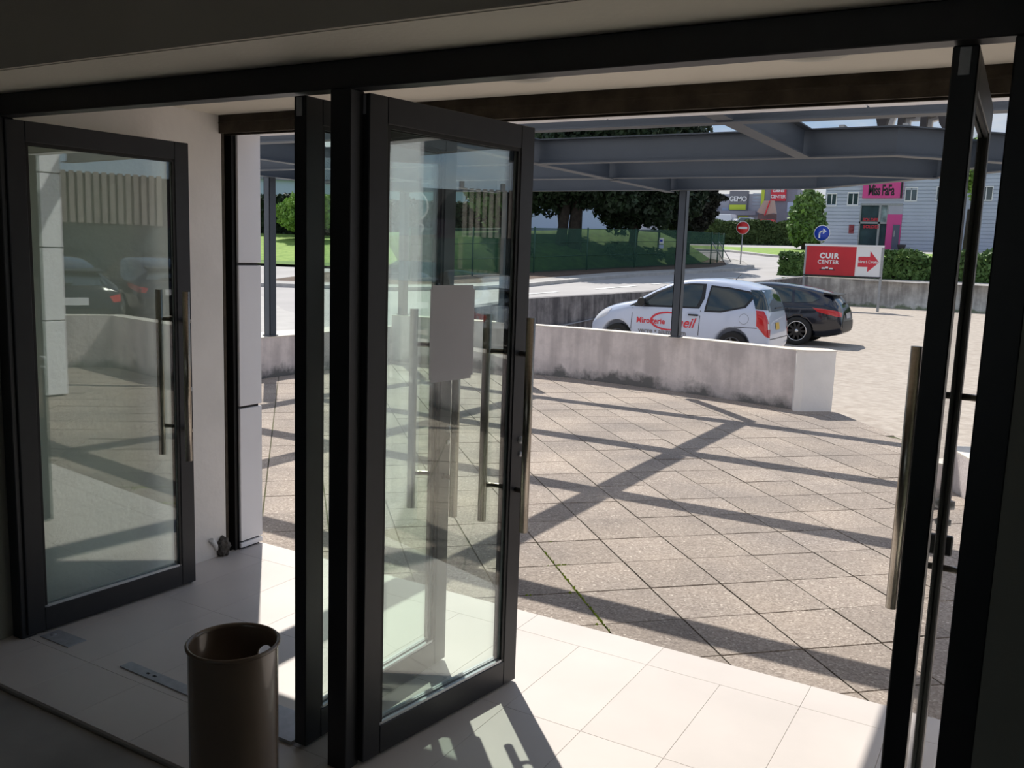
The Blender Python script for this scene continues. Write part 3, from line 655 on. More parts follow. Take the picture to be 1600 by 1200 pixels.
B().box((-.12, -.12, .03), (.12, -.10, .30)).obj('board', white_p, nb); B().box((-.12, -.12, -.20), (.12, -.10, -.02)).obj('board', lightb, nb)
B().box((-.07, -.125, .12), (.07, -.12, .22)).obj('print', blue_p, nb)

# ---------------------------------------------------------------- trees and hedges
def tree(label, x, y, trunks, blobs, m, leaf_, per, seed, name='leafy_tree', cat='tree', group=None):
    z = G(x, y)+.05; r = empty(name, (x, y, z)); tag(r, label, cat, group)
    for (dx, dy, lean, rad, h) in trunks:
        B().tube([(dx, dy, -.2), (dx+lean*.3, dy, h*.4), (dx+lean, dy, h)], [rad*1.25, rad, rad*.7], 10).obj('trunk', bark_m, r)
    stuff(foliage(blobs, leaf_, per, seed=seed).obj('foliage', m, r)); return r
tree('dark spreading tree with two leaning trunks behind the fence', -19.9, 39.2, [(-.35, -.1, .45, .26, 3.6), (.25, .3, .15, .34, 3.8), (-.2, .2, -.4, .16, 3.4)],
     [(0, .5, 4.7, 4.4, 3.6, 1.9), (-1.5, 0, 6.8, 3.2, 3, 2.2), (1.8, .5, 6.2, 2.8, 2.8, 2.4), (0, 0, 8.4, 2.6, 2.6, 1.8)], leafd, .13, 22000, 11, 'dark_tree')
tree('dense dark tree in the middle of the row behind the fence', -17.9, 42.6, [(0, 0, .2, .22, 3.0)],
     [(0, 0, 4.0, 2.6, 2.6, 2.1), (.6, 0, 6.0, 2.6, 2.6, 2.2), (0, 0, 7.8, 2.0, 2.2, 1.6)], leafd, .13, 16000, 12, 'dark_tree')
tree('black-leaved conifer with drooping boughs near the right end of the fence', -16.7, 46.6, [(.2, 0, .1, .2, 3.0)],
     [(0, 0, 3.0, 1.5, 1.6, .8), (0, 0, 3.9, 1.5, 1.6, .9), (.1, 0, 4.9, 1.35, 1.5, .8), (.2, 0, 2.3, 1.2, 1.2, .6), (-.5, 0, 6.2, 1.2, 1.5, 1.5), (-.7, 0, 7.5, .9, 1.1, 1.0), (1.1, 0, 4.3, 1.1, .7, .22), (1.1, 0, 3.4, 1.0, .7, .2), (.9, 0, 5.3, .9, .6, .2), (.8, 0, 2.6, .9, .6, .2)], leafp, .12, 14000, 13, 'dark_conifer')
tree('light green tree at the left end of the dark tree row', -23.4, 39.0, [(0, 0, 0, .2, 4)],
     [(0, 0, 4.6, 2.2, 2, 2.4), (.6, 0, 7.2, 2.2, 2, 1.8)], leafm, .17, 7000, 14)
tree('slim young tree standing behind the green fence', -16.1, 44.6, [(0, 0, 0, .07, 3.2), (-1.3, .4, 0, .06, 3.2)], [(0, 0, 3.3, 1.2, 1, .9)], leafd, .15, 900, 15, 'young_tree')
tree('green bushy tree left of the pale grey shop', -15.45, 70.0, [(0, 0, 0, .2, 2.4)],
     [(0, 0, 2.2, 1.15, 1.2, 1.5), (.1, 0, 3.3, .95, 1.0, 1.1), (-.5, 0, 1.5, .8, 1, 1.1), (.6, 0, 1.4, .8, 1, 1.1)], mat('light_green_leaves', (.10, .18, .05), .7, 0, 0, 1.5, c2=(.22, .32, .11)), .19, 1900, 16, 'bushy_tree')
tree('round yellow-green shrub on the far left lawn', -37.6, 40.2, [(0, 0, 0, .1, .9)], [(0, 0, 2.45, 1.5, 1.4, 1.0), (-.8, -.2, 2.2, .9, .9, .7), (.7, .2, 2.9, .9, .9, .7)], leafg, .11, 5200, 17, 'garden_shrub', 'shrub')
def hedge(label, x0, y0, x1, y1, h, w, m, leaf_, n_, seed, base=None, bulge=.1, name='hedge'):
    z = (G(x0, y0) if base is None else base); r = empty(name, (x0, y0, z)); tag(r, label, 'hedge'); R = random.Random(seed)
    d = Vector((x1-x0, y1-y0)); Ln = d.length; d.normalize(); nn = Vector((-d.y, d.x)); b = B()
    zz = (G(x1, y1)-G(x0, y0)) if base is None else 0
    inner = B(); a = nn*(w/2-.15)
    inner.add([(-a.x, -a.y, 0), (d.x*Ln-a.x, d.y*Ln-a.y, zz), (d.x*Ln+a.x, d.y*Ln+a.y, zz), (a.x, a.y, 0), (-a.x, -a.y, h-.15), (d.x*Ln-a.x, d.y*Ln-a.y, h-.15+zz), (d.x*Ln+a.x, d.y*Ln+a.y, h-.15+zz), (a.x, a.y, h-.15)],
              [(0,3,2,1),(4,5,6,7),(0,1,5,4),(1,2,6,5),(2,3,7,6),(3,0,4,7)])
    inner.obj('branch_core', mat('hedge_core', (.02, .03, .012), .95), r)
    for _ in range(n_):
        t_ = R.random()*Ln; q = R.random(); hz = h*(1+bulge*math.sin(t_*1.7)+bulge*.6*math.sin(t_*4.1+1))
        if q < .62: s = -w/2*R.uniform(.9, 1.1); z_ = hz*R.random()
        elif q < .9: s = w*(R.random()-.5); z_ = hz*R.uniform(.93, 1.05)
        else: s = w/2; z_ = hz*R.random()
        p = Vector((d.x*t_+nn.x*s, d.y*t_+nn.y*s, z_+zz*t_/Ln))
        aa = Vector((R.gauss(0,1), R.gauss(0,1), R.gauss(0,1))).normalized(); c = aa.cross(Vector((R.gauss(0,1), R.gauss(0,1), R.gauss(0,1)))).normalized(); sz = leaf_*R.uniform(.6, 1.4)
        b.add([p-aa*sz, p+c*sz*.6, p+aa*sz, p-c*sz*.6], [(0, 1, 2, 3)])
    stuff(b.obj('foliage', m, r)); return r
hedge('long dark clipped hedge beyond the far road, under the grey shops', -30.5, 79.6, -16.5, 82.2, 1.95, 1.6, mat('olive_hedge_leaves', (.05, .085, .025), .8, 0, 0, 1, c2=(.10, .15, .045)), .17, 9000, 21, None, .05)
hedge('green hedge on top of the pale wall, right of the arrow sign', -6.3, 41.3, 8, 42.2, 1.15, 1.3, leafm, .11, 9000, 22, 1.05, .12)
hedge('dark hedge behind the arrow sign', -10.0, 41.0, -6.3, 41.3, .95, 1.2, leafm, .11, 3000, 23, 1.05, .1)
hedge('tall dark hedge behind the far left lawn', -47, 37.2, -30.5, 51.0, 2.35, 1.4, leafd, .13, 9000, 24, 2.3, .03)
tree('low leafy shrubs behind the green fence net', -19.1, 39.2, [(0, 0, 0, .06, 1)], [(.9, 2.4, .55, .8, 1, .6), (1.6, 5.0, .5, .7, .9, .55), (-1.6, -3.5, .6, .8, 1, .6)], leafm, .10, 4000, 25, 'shrub_row', 'shrub')
tree('overhanging light green tree beside the pale grey shop wall', 2.4, 60, [(0, 0, 0, .15, 3)], [(-1.2, 0, 4.6, 1.4, 1.2, 1.2), (0, 0, 5.5, 1.6, 1.4, 1.5)], leafg, .16, 2600, 26)

# ---------------------------------------------------------------- signs
asn = empty('arrow_sign_board', (-7.92, 36.2, 0)); tag(asn, 'red and white roadside direction board with a big red arrow', 'sign board')
SWd = 2.78; zb, zt = 1.265, 2.36
B().box((-.04, .0, G(-7.9, 36)-.1), (.03, .07, zt+.06)).obj('post', galv, asn); B().box((SWd-.03, .0, G(-7.9, 36)-.1), (SWd+.06, .07, zt+.06)).obj('post', galv, asn)
B().box((.03, .012, zb), (SWd-.03, .06, zt)).obj('board', white_p, asn)
B().box((.03, .002, zb), (1.86, .012, zt)).obj('red_panel', red_p, asn)
B().box((-.05, -.02, zt), (SWd+.06, .09, zt+.075)).obj('top_cap', white_p, asn)
B().box((-.03, -.01, zb-.05), (SWd+.03, .07, zb)).obj('bottom_rail', black_p, asn)
ar = [(1.95, 1.62), (2.30, 1.62), (2.30, 1.43), (2.70, 1.80), (2.36, 2.22), (2.36, 2.01), (1.95, 2.00)]
B().prism(ar[::1], .008, .012, 'y').obj('arrow', redl_p, asn)
text_obj('lettering', 'CUIR', .27, white_p, asn, (.88, -.001, 1.99), font_bold=.014, spacing=1.2)
text_obj('lettering', 'CENTER', .20, white_p, asn, (.86, -.001, 1.755), font_bold=.004, spacing=1.08)
text_obj('lettering', '1ère à Droite', .150, white_p, asn, (2.31, .005, 1.81), font_bold=.001, spacing=.9)
so = B()
for k, (w_, h_) in enumerate([(.13, .06), (.10, .09), (.13, .05)]): so.bbox((.64+.14*k, -.004, 1.49+.02*(k == 1)), (.64+.14*k+w_, .001, 1.49+h_), .002)
so.obj('sofa_picture', white_p, asn); B().bbox((.56, -.003, 1.45), (1.14, .001, 1.485), .001).obj('sofa_picture', black_p, asn)
def disc(name, label, x, y, z, r, gz, face, rim):
    s = empty(name, (x, y, 0)); tag(s, label, 'road sign')
    B().tube([(0, .03, gz), (0, .03, z+r*.8)], .035, 10).obj('pole', galv, s)
    B().lathe([(0.001, -.012), (r, -.012), (r, .0), (.001, .0)], (0, 0, z), 'y', 36).obj('rim', rim, s)
    B().lathe([(0.001, -.016), (r*.92, -.016), (r*.92, -.012)], (0, 0, z), 'y', 36).obj('disc', face, s); return s
s = disc('no_entry_sign', 'round red no entry sign on a grey pole', -13.35, 46.2, 3.36, .33, G(-13.4, 46.2), mat('no_entry_red', (.62, .02, .02), .4), white_p)
s.rotation_euler[2] = .25
B().bbox((-.22, -.020, 3.30), (.22, -.015, 3.42), .002).obj('bar', white_p, s)
s = disc('turn_right_sign', 'round blue turn right sign above the red board', -8.35, 41.0, 3.00, .345, 1.0, blue_p, white_p)
b = B(); pts_ = [(-.10, -.20), (-.10, -.02), (-.06, .06), (.02, .09), (.06, .09)]
for p, q in zip(pts_[:-1], pts_[1:]):
    d = (Vector(q)-Vector(p)).normalized()*.01; nn = Vector((-d.y, d.x)).normalized()*.032
    b.prism([(p[0]-d.x-nn.x, 3+p[1]-d.y-nn.y), (q[0]+d.x-nn.x, 3+q[1]+d.y-nn.y), (q[0]+d.x+nn.x, 3+q[1]+d.y+nn.y), (p[0]-d.x+nn.x, 3+p[1]-d.y+nn.y)], -.022, -.0165, 'y')
b.prism([(.04, 2.97), (.19, 3.09), (.04, 3.21), (.04, 3.15), (.11, 3.09), (.04, 3.03)][::1], -.022, -.0165, 'y'); b.obj('arrow', white_p, s)

# ---------------------------------------------------------------- shops
sh = empty('pale_grey_shop', (0, 78, 0)); tag(sh, 'long pale blue-grey clad shop building with a pink sign', 'building'); z0 = 2.9
SX0, SX1 = -15.85, 14
b = B()
hols = [(-15.7, -15.0, 6.45, 7.35), (-14.05, -13.3, 6.5, 7.45), (-9.75, -8.95, 6.85, 7.8), (-7.5, -6.7, 6.9, 7.85), (-4.5, -3.7, 6.9, 7.85)]
dr = (-13.05, -9.85, 2.9, 6.65)
B().box((SX0, .25, z0), (SX1, 14, 11.0)).obj('wall', greyb, sh)
b = B(); xs_ = sorted({SX0, SX1, dr[0], dr[1]}|{v for h_ in hols for v in h_[:2]})
hs = .28; zi = z0
plk = {}
kz = 0; zc = z0
while zc < 11.0:
    for xa, xb in zip(xs_[:-1], xs_[1:]):
        xm, zm = (xa+xb)/2, zc+hs/2
        if dr[0] < xm < dr[1] and zm < dr[3]: continue
        if any(h_[0] < xm < h_[1] and h_[2] < zm < h_[3] for h_ in hols): continue
        b.box((xa, .0, zc), (xb, .25, zc+hs-.05)); b.box((xa, .05, zc+hs-.05), (xb, .25, zc+hs))
    zc += hs
stuff(b.obj('lap_boards', greyb, sh))
for (a, c, d, e_) in hols:
    fo = B().box((a-.06, -.05, d-.08), (c+.06, .03, d)).box((a-.06, -.05, e_), (c+.06, .03, e_+.07)).box((a-.06, -.05, d), (a, .03, e_)).box((c, -.05, d), (c+.06, .03, e_)).box(((a+c)/2-.03, .0, d), ((a+c)/2+.03, .06, e_)).obj('window', white_p, sh)
    B().box((a, .10, d), (c, .14, e_)).obj('pane', shop_gl, fo)
en = B().box((dr[0], -.02, z0), (dr[0]+.09, .10, 6.6)).box((-11.62, -.02, z0), (-11.45, .10, 6.6)).box((dr[0], -.02, 5.0), (-10.9, .10, 5.15)).box((-11.0, -.02, 5.1), (-10.9, .10, 6.6)).box((dr[0], -.03, 6.45), (-9.9, .1, 6.62)).obj('entrance_frame', galv, sh)
B().box((dr[0], .12, z0), (-10.9, .16, 6.5)).obj('pane', shop_gl, en)
B().box((-11.45, .06, 5.15), (-11.0, .10, 6.4)).obj('poster', mat('pale_poster', (.25, .32, .33), .7, 0, .5, 2), en)
B().box((-10.95, -.03, z0), (-9.86, .18, 5.75)).obj('pink_surround', pink_p, sh)
B().box((-10.95, .0, 5.75), (-9.86, .18, 6.5)).obj('concrete_panel', midg, sh)
dd = B().box((-10.45, -.07, z0), (-9.95, -.01, 4.95)).obj('shop_door', mat('shop_door_grey', (.10, .11, .16), .5), sh); B().box((-10.35, -.10, 4.0), (-10.28, -.07, 4.5)).obj('door_handle', galv, dd)
text_obj('lettering', 'SOLDES', .34, redl_p, sh, (-12.2, -.04, 5.30), font_bold=.01); text_obj('lettering', 'SOLDES', .34, redl_p, sh, (-12.1, -.04, 4.75), font_bold=.01)
sg = B().box((-12.95, -.22, 7.02), (-9.98, -.02, 8.25)).obj('sign_panel', pink_p, sh)
_o = text_obj('lettering', 'Miss FaFa', 1.15, black_p, sg, (-11.55, -.225, 7.60), font_bold=.035, spacing=.9); _o.scale = (.50, 1, 1)
B().box((-10.12, -.25, 7.02), (-9.98, -.22, 8.25)).obj('sign_edge', black_p, sg)
B().lathe([(.001, -.08), (.16, -.08), (.19, 0)], (-13.6, 0, 4.55), 'y', 16).box((-13.8, -.04, 4.2), (-13.4, .02, 4.9)).obj('fire_point', mat('dull_red', (.25, .04, .05), .6), sh)
pt = B().lathe([(.001, 0), (.22, 0), (.34, .38), (.30, .40), (.26, .33), (.001, .33)], (0, 0, 0), 'z', 20).obj('planter', mat('dark_planter', (.05, .045, .04), .7)); pt.location = (-9.6, 77.2, G(-9.6, 77.2)+.02); tag(pt, 'dark round planter beside the pink shop doorway', 'planter')

gm = empty('grey_shop_row', (0, 116, 0)); tag(gm, 'distant row of grey box shops with lime and red signs', 'building'); z0 = 5.2
B().box((-48, -1, z0), (-37.0, 10, 9.3)).obj('pale_wall', mat('pale_haze_wall', (.42, .43, .47), .7), gm)
B().box((-37.0, 0, z0), (-31.2, 12, 10.15)).obj('wall', midg, gm)
B().box((-31.2, -.3, z0), (-26.9, 12, 10.75)).obj('wall', darkg, gm)
B().box((-35.3, -.8, 8.05), (-33.0, 0, 10.5)).obj('sign_block', mat('dark_sign_grey', (.17, .17, .19), .6), gm)
B().box((-35.2, -.85, 8.1), (-33.1, -.8, 8.75)).obj('lime_band', lime_p, gm)
text_obj('lettering', 'GEMO', .85, white_p, gm, (-34.15, -.86, 9.45), font_bold=.02, spacing=.9)
B().box((-36.6, -1.6, 7.4), (-31.6, 0, 7.95)).obj('canopy', darkg, gm); B().box((-36.4, -.1, 6.4), (-35.4, .02, 8.4)).obj('window', lightb, gm)
B().box((-34.2, -.1, 6.2), (-32.9, .02, 7.35)).obj('lime_door_panel', lime_p, gm)
B().box((-31.35, -.4, 8.6), (-30.95, -.25, 10.65)).obj('lime_band', lime_p, gm)
for k in range(4): B().box((-32.5, -.08, 8.75+.42*k), (-31.4, .0, 8.95+.42*k)).obj('louvre', mat('louvre_blue', (.38, .42, .50), .6), gm)
rs = B().box((-30.05, -.7, 9.25), (-28.25, -.3, 11.0)).obj('red_sign', redl_p, gm); text_obj('lettering', 'CENTER', .56, white_p, rs, (-29.15, -.72, 9.75), font_bold=.012, spacing=.85); text_obj('lettering', 'CUISINES', .40, white_p, rs, (-29.15, -.72, 10.45), font_bold=.012, spacing=.85)
B().box((-28.0, -.4, 7.9), (-27.1, -.3, 9.1)).obj('window', lightb, gm)
tent = mat('cream_roof_sheet', (.42, .33, .28), .7)
pv = B().prism([(-31.0, 7.7), (-30.2, 9.1), (-29.4, 9.1), (-29.9, 7.4)][::-1], -3.2, -3.0, 'y'); pv.prism([(-29.9, 7.35), (-29.3, 9.1), (-28.9, 9.1), (-28.5, 7.5), (-28.9, 7.6)][::-1], -3.4, -3.2, 'y').obj('porch_roof', tent, gm)
B().box((-30.9, -3, 5.6), (-28.6, -2.8, 7.5)).obj('porch_wall', mat('porch_brown', (.14, .10, .10), .7, 0, .4, 1), gm)
B().prism([(-29.95, 7.3), (-29.85, 7.3), (-29.35, 9.05), (-29.45, 9.05)], -3.6, -3.4, 'y').obj('porch_trim', redl_p, gm)
tk = empty('parked_truck', (-36.9, 111.0, 5.3)); tag(tk, 'white box truck parked behind the far hedge', 'truck')
B().bbox((0, 0, .5), (3.3, 2.2, 2.05), .05).obj('cargo_box', mat('truck_white', (.62, .65, .72), .5), tk); B().bbox((3.35, .1, .4), (4.2, 2.1, 1.5), .15).obj('cab', white_p, tk)
for x_ in (.7, 2.9): B().lathe([(.001, -.05), (.35, -.05), (.35, .15)], (x_, 0, .35), 'y', 16).obj('wheel', black_rub, tk)
for i, (x, c, lb) in enumerate([(-31.9, (.45, .5, .55), 'silver car roof beyond the far hedge'), (-30.4, (.6, .03, .03), 'red car roof in front of the distant shop porch')]):
    r = empty('parked_car', (x, 106.5 if i == 0 else 110.5, 5.35)); tag(r, lb, 'car'); cmx = mat('far_car_%d' % i, c, .3)
    B().prism([(0, .3), (2.6, .3), (2.6, .8), (2.2, .95), (1.9, 1.4), (.7, 1.42), (.2, .95), (0, .8)], 0, 1.6, 'y').obj('body', cmx, r)
    B().prism([(.45, .97), (2.05, .97), (1.82, 1.32), (.78, 1.34)], -.02, 0, 'y').obj('window', shop_gl, r)
# left hand distant building
gb = empty('pale_blue_warehouse', (-52, 52, 1.6)); tag(gb, 'pale blue warehouse behind the far left hedge', 'building'); gb.rotation_euler[2] = math.radians(42)
B().box((-4, 0, 0), (30, 12, 6.1)).obj('wall', lightb, gb)
B().box((-4, -.3, 5.05), (30, 0, 6.1)).obj('roof_band', darkg, gb); B().box((4.2, -.36, 5.07), (6.3, -.3, 5.7)).obj('red_band', redl_p, gb)
gdj = B().box((4.6, -.12, 0), (8.9, 0, 4.6)).obj('garage_frame', mat('slate_blue', (.16, .22, .34), .6), gb)
B().box((4.9, -.16, 0), (8.6, -.12, 4.4)).obj('garage_door', lightb, gdj)
sgn = empty('estate_post', (-33.2, 39.6, 1.75)); tag(sgn, 'short grey utility box on the far lawn', 'utility box'); B().bbox((-.25, -.2, 0), (.25, .2, .95), .03).obj('cabinet', mat('utility_grey', (.55, .58, .58), .6), sgn)
B().box((-.28, -.22, .95), (.28, .22, 1.0)).obj('lid', galv, sgn)

# ---------------------------------------------------------------- cars
tyre_m = mat('tyre_rubber', (.018, .018, .018), .85); rim_s = mat('silver_hubcap', (.4, .4, .41), .35, .8); rim_b = mat('black_alloy', (.015, .015, .016), .3, .3)
chrome = mat('chrome', (.7, .7, .7), .12, 1.); cargl = mat('car_glass', (.018, .030, .030), .03, 0, spec=.9); trimb = mat('black_car_trim', (.012, .012, .013), .5)
lens_r = mat('red_tail_lens', (.50, .012, .015), .15, coat=.6); lens_w = mat('clear_lens', (.65, .65, .68), .1, coat=.6); plate_y = mat('number_plate_yellow', (.65, .42, .05), .5)
arch_m = mat('wheel_well', (.006, .006, .006), .9)
def lerp_prof(p, t):
    for (a, va), (b, vb) in zip(p[:-1], p[1:]):
        if t <= b:
            u = (t-a)/(b-a) if b > a else 0; u = u; return va+(vb-va)*u
    return p[-1][1]
def car_body(Ln, Wd, top, belt, wtop, low, nose, wheels, wr, name):
    """lofted shell; t runs 0 (nose) .. Ln (tail); local x = t, front at x=0; y centred"""
    st = sorted({round(a, 3) for p in (top, belt, wtop, low, nose) for a, _ in p}); b = B(); rings = []
    for t_ in st:
        zt_, zbl, wt, zl, ws = (lerp_prof(p, t_) for p in (top, belt, wtop, low, nose)); W2 = Wd/2*ws
        half = [(0, zl), (W2*.82, zl), (W2*.97, zl+.10), (W2, zl+(zbl-zl)*.50), (W2*.975, zbl-.03), (W2*.95, zbl), (wt*ws, zt_-.05), (wt*ws*.86, zt_-.012), (wt*ws*.45, zt_+.005), (0, zt_+.012)]
        ring = half+[(-y, z) for y, z in half[-2:0:-1]]; rings.append([(t_, y, z) for y, z in ring])
    m_ = len(rings[0]); vs = [p for r_ in rings for p in r_]; fs = []
    for i in range(len(rings)-1):
        for j in range(m_): fs.append((i*m_+j, i*m_+(j+1) % m_, (i+1)*m_+(j+1) % m_, (i+1)*m_+j))
    fs += [tuple(range(m_))[::-1], tuple(range((len(rings)-1)*m_, len(rings)*m_))]
    b.add(vs, fs, True); me = b.mesh('shell'); o = link('tmp', me)
    sb = o.modifiers.new('sub', 'SUBSURF'); sb.levels = 2; sb.render_levels = 2
    cyl = B()
    for t_ in wheels:
        for s in (-1, 1):
            y0, y1 = s*(Wd/2+.2), s*(Wd/2-.26); cyl.lathe([(.001, y0), (wr, y0), (wr, y1), (.001, y1)], (t_, 0, .30), 'y', 40)
    co_ = link('tmpc', cyl.mesh('c')); bo = o.modifiers.new('b', 'BOOLEAN'); bo.operation = 'DIFFERENCE'; bo.object = co_; bo.solver = 'EXACT'
    bpy.context.view_layer.update(); out = bpy.data.meshes.new_from_object(o.evaluated_get(bpy.context.evaluated_depsgraph_get()))
    bpy.data.objects.remove(o); bpy.data.objects.remove(co_); out.materials.clear()
    return out
def conform(bvh, poly, axis, sgn, offs=.004, cuts=3, depth=3., lim=None):
    bad = []
    """2D outline projected onto the shell: axis 'y' (poly in x,z) or 'x' (poly in y,z)"""
    bm = bmesh.new()
    vv = [bm.verts.new((p[0], 0, p[1]) if axis == 'y' else (0, p[0], p[1])) for p in poly]; bm.faces.new(vv)
    bmesh.ops.triangulate(bm, faces=bm.faces[:])
    for _ in range(cuts): bmesh.ops.subdivide_edges(bm, edges=bm.edges[:], cuts=1, use_grid_fill=True)
    dr_ = Vector((0, -sgn, 0)) if axis == 'y' else Vector((-sgn, 0, 0)); lst = None
    for v_ in bm.verts:
        org = v_.co.copy(); org += (-dr_)*depth
        if axis == 'x' and sgn > 0: org.x += 5
        hit = bvh.ray_cast(org, dr_)
        if hit[0] is not None and axis == 'x' and (hit[0].x < 3.35 if sgn > 0 else hit[0].x > 2.4): hit = (None,)
        if hit[0] is not None and axis == 'y' and abs(hit[0].y) < .35: hit = (None,)
        if hit[0] is not None: v_.co = hit[0]+hit[1].normalized()*offs*(1 if hit[1].dot(dr_) < 0 else -1); lst = v_.co.copy()
        else: bad.append(v_); continue
    bmesh.ops.delete(bm, geom=bad, context='VERTS')
    bm.verts.index_update(); b = B(); b.add([v_.co[:] for v_ in bm.verts], [[q.index for q in f_.verts] for f_ in bm.faces], True); bm.free(); return b
def corner(bvh, poly, cx, cy_, s, offs=.006, cuts=3, sgn=1):
    """outline (u, z) seen square-on to a rear corner; u < 0 lies on the flank"""
    bm = bmesh.new(); ua = Vector((-.7071*sgn, s*.7071, 0))*-1; dd = Vector((-.7071*sgn, -s*.7071, 0)); o_ = Vector((cx, s*cy_, 0))
    ua = Vector((.7071*sgn, -s*.7071, 0))
    bm.faces.new([bm.verts.new(o_+ua*p[0]+Vector((0, 0, p[1]))) for p in poly]); bmesh.ops.triangulate(bm, faces=bm.faces[:])
    for _ in range(cuts): bmesh.ops.subdivide_edges(bm, edges=bm.edges[:], cuts=1, use_grid_fill=True)
    bad = []
    for v_ in bm.verts:
        hit = bvh.ray_cast(v_.co-dd*2, dd)
        if hit[0] is None or (hit[0]-o_).xy.length > .75: bad.append(v_); continue
        v_.co = hit[0]-dd*offs
    bmesh.ops.delete(bm, geom=bad, context='VERTS'); bm.verts.index_update(); b = B()
    b.add([v_.co[:] for v_ in bm.verts], [[q.index for q in f_.verts] for f_ in bm.faces], True); bm.free(); return b
def rail(poly, w):
    """closed thin outline strips around poly"""
    return poly
def strip(p, q, w):
    d = (Vector(q)-Vector(p)).normalized(); n_ = Vector((-d.y, d.x))*w/2
    return [(p[0]-n_.x, p[1]-n_.y), (q[0]-n_.x, q[1]-n_.y), (q[0]+n_.x, q[1]+n_.y), (p[0]+n_.x, p[1]+n_.y)]
def circle(cx, cz, r, n_=20): return [(cx+r*math.cos(2*PI*k/n_), cz+r*math.sin(2*PI*k/n_)) for k in range(n_)]
def wheel(parent, t_, y, s, r, w, rim_mat, spokes, ring=None):
    wh = B().lathe([(r*.66, s*w*.42), (r*.80, s*w*.5), (r*.94, s*w*.47), (r, s*w*.35), (r, -s*w*.35), (r*.9, -s*w*.5), (r*.6, -s*w*.5)], (t_, y, r), 'y', 36).obj('tyre', tyre_m, parent)
    B().lathe([(.001, -s*w*.2), (r*.62, -s*w*.2), (r*.66, s*w*.40), (r*.68, s*w*.43), (r*.62, s*w*.44)], (t_, y, r), 'y', 36).obj('rim', rim_mat, wh)
    b = B()
    for k in range(spokes):
        a = 2*PI*k/spokes; ca, sa = math.cos(a), math.sin(a); w1, w2 = r*.10, r*.06
        P = [(ca*r*.12-sa*w1, sa*r*.12+ca*w1), (ca*r*.64-sa*w2, sa*r*.64+ca*w2), (ca*r*.64+sa*w2, sa*r*.64-ca*w2), (ca*r*.12+sa*w1, sa*r*.12-ca*w1)]
        b.prism([(t_+u, r+v_) for u, v_ in P], y+s*w*.25, y+s*w*.40, 'y')
    b.obj('spokes', rim_mat, wh); B().lathe([(.001, s*w*.46), (r*.12, s*w*.45), (r*.14, s*w*.3)], (t_, y, r), 'y', 16).obj('hub_cap', ring or rim_mat, wh)
    if ring: B().lathe([(r*.635, s*w*.44), (r*.65, s*w*.47), (r*.69, s*w*.46), (r*.69, s*w*.42)], (t_, y, r), 'y', 40).obj('rim_edge', ring, wh)

# white hatchback: nose towards -x, so t grows with +x
wh = empty('white_hatchback', (-7.80, 17.23, G(-6, 17.8))); tag(wh, 'white three-door hatchback with red lettering parked behind the low wall', 'car')
W_paint = mat('white_car_paint', (.50, .56, .70), .3, 0, coat=.8, var=.01)  # white toned darker and bluer, sky-lit shade put into the colour
me = car_body(3.67, 1.66, [(0, .62), (.06, .70), (.30, .86), (.62, .95), (.98, 1.02), (1.3, 1.20), (1.65, 1.37), (2.05, 1.455), (2.5, 1.465), (3.0, 1.42), (3.35, 1.34), (3.45, 1.27), (3.58, 1.0), (3.63, .72), (3.67, .50)],
    [(0, .50), (.06, .58), (.30, .74), (.62, .83), (.98, .90), (3.4, .96), (3.58, .90), (3.67, .42)],
    [(0, .60), (.3, .70), (.62, .74), (.98, .74), (1.3, .68), (1.65, .60), (2.05, .57), (3.0, .56), (3.35, .58), (3.58, .70), (3.67, .70)],
    [(0, .30), (.3, .19), (3.3, .19), (3.67, .28)], [(0, .70), (.06, .80), (.30, .93), (.62, .99), (1.0, 1.), (3.1, 1.), (3.45, .97), (3.62, .92), (3.67, .84)], [.67, 2.99], .345, 'w')
link('body_shell', me, W_paint, wh); bv = BVHTree.FromPolygons([v_.co[:] for v_ in me.vertices], [p.vertices[:] for p in me.polygons])
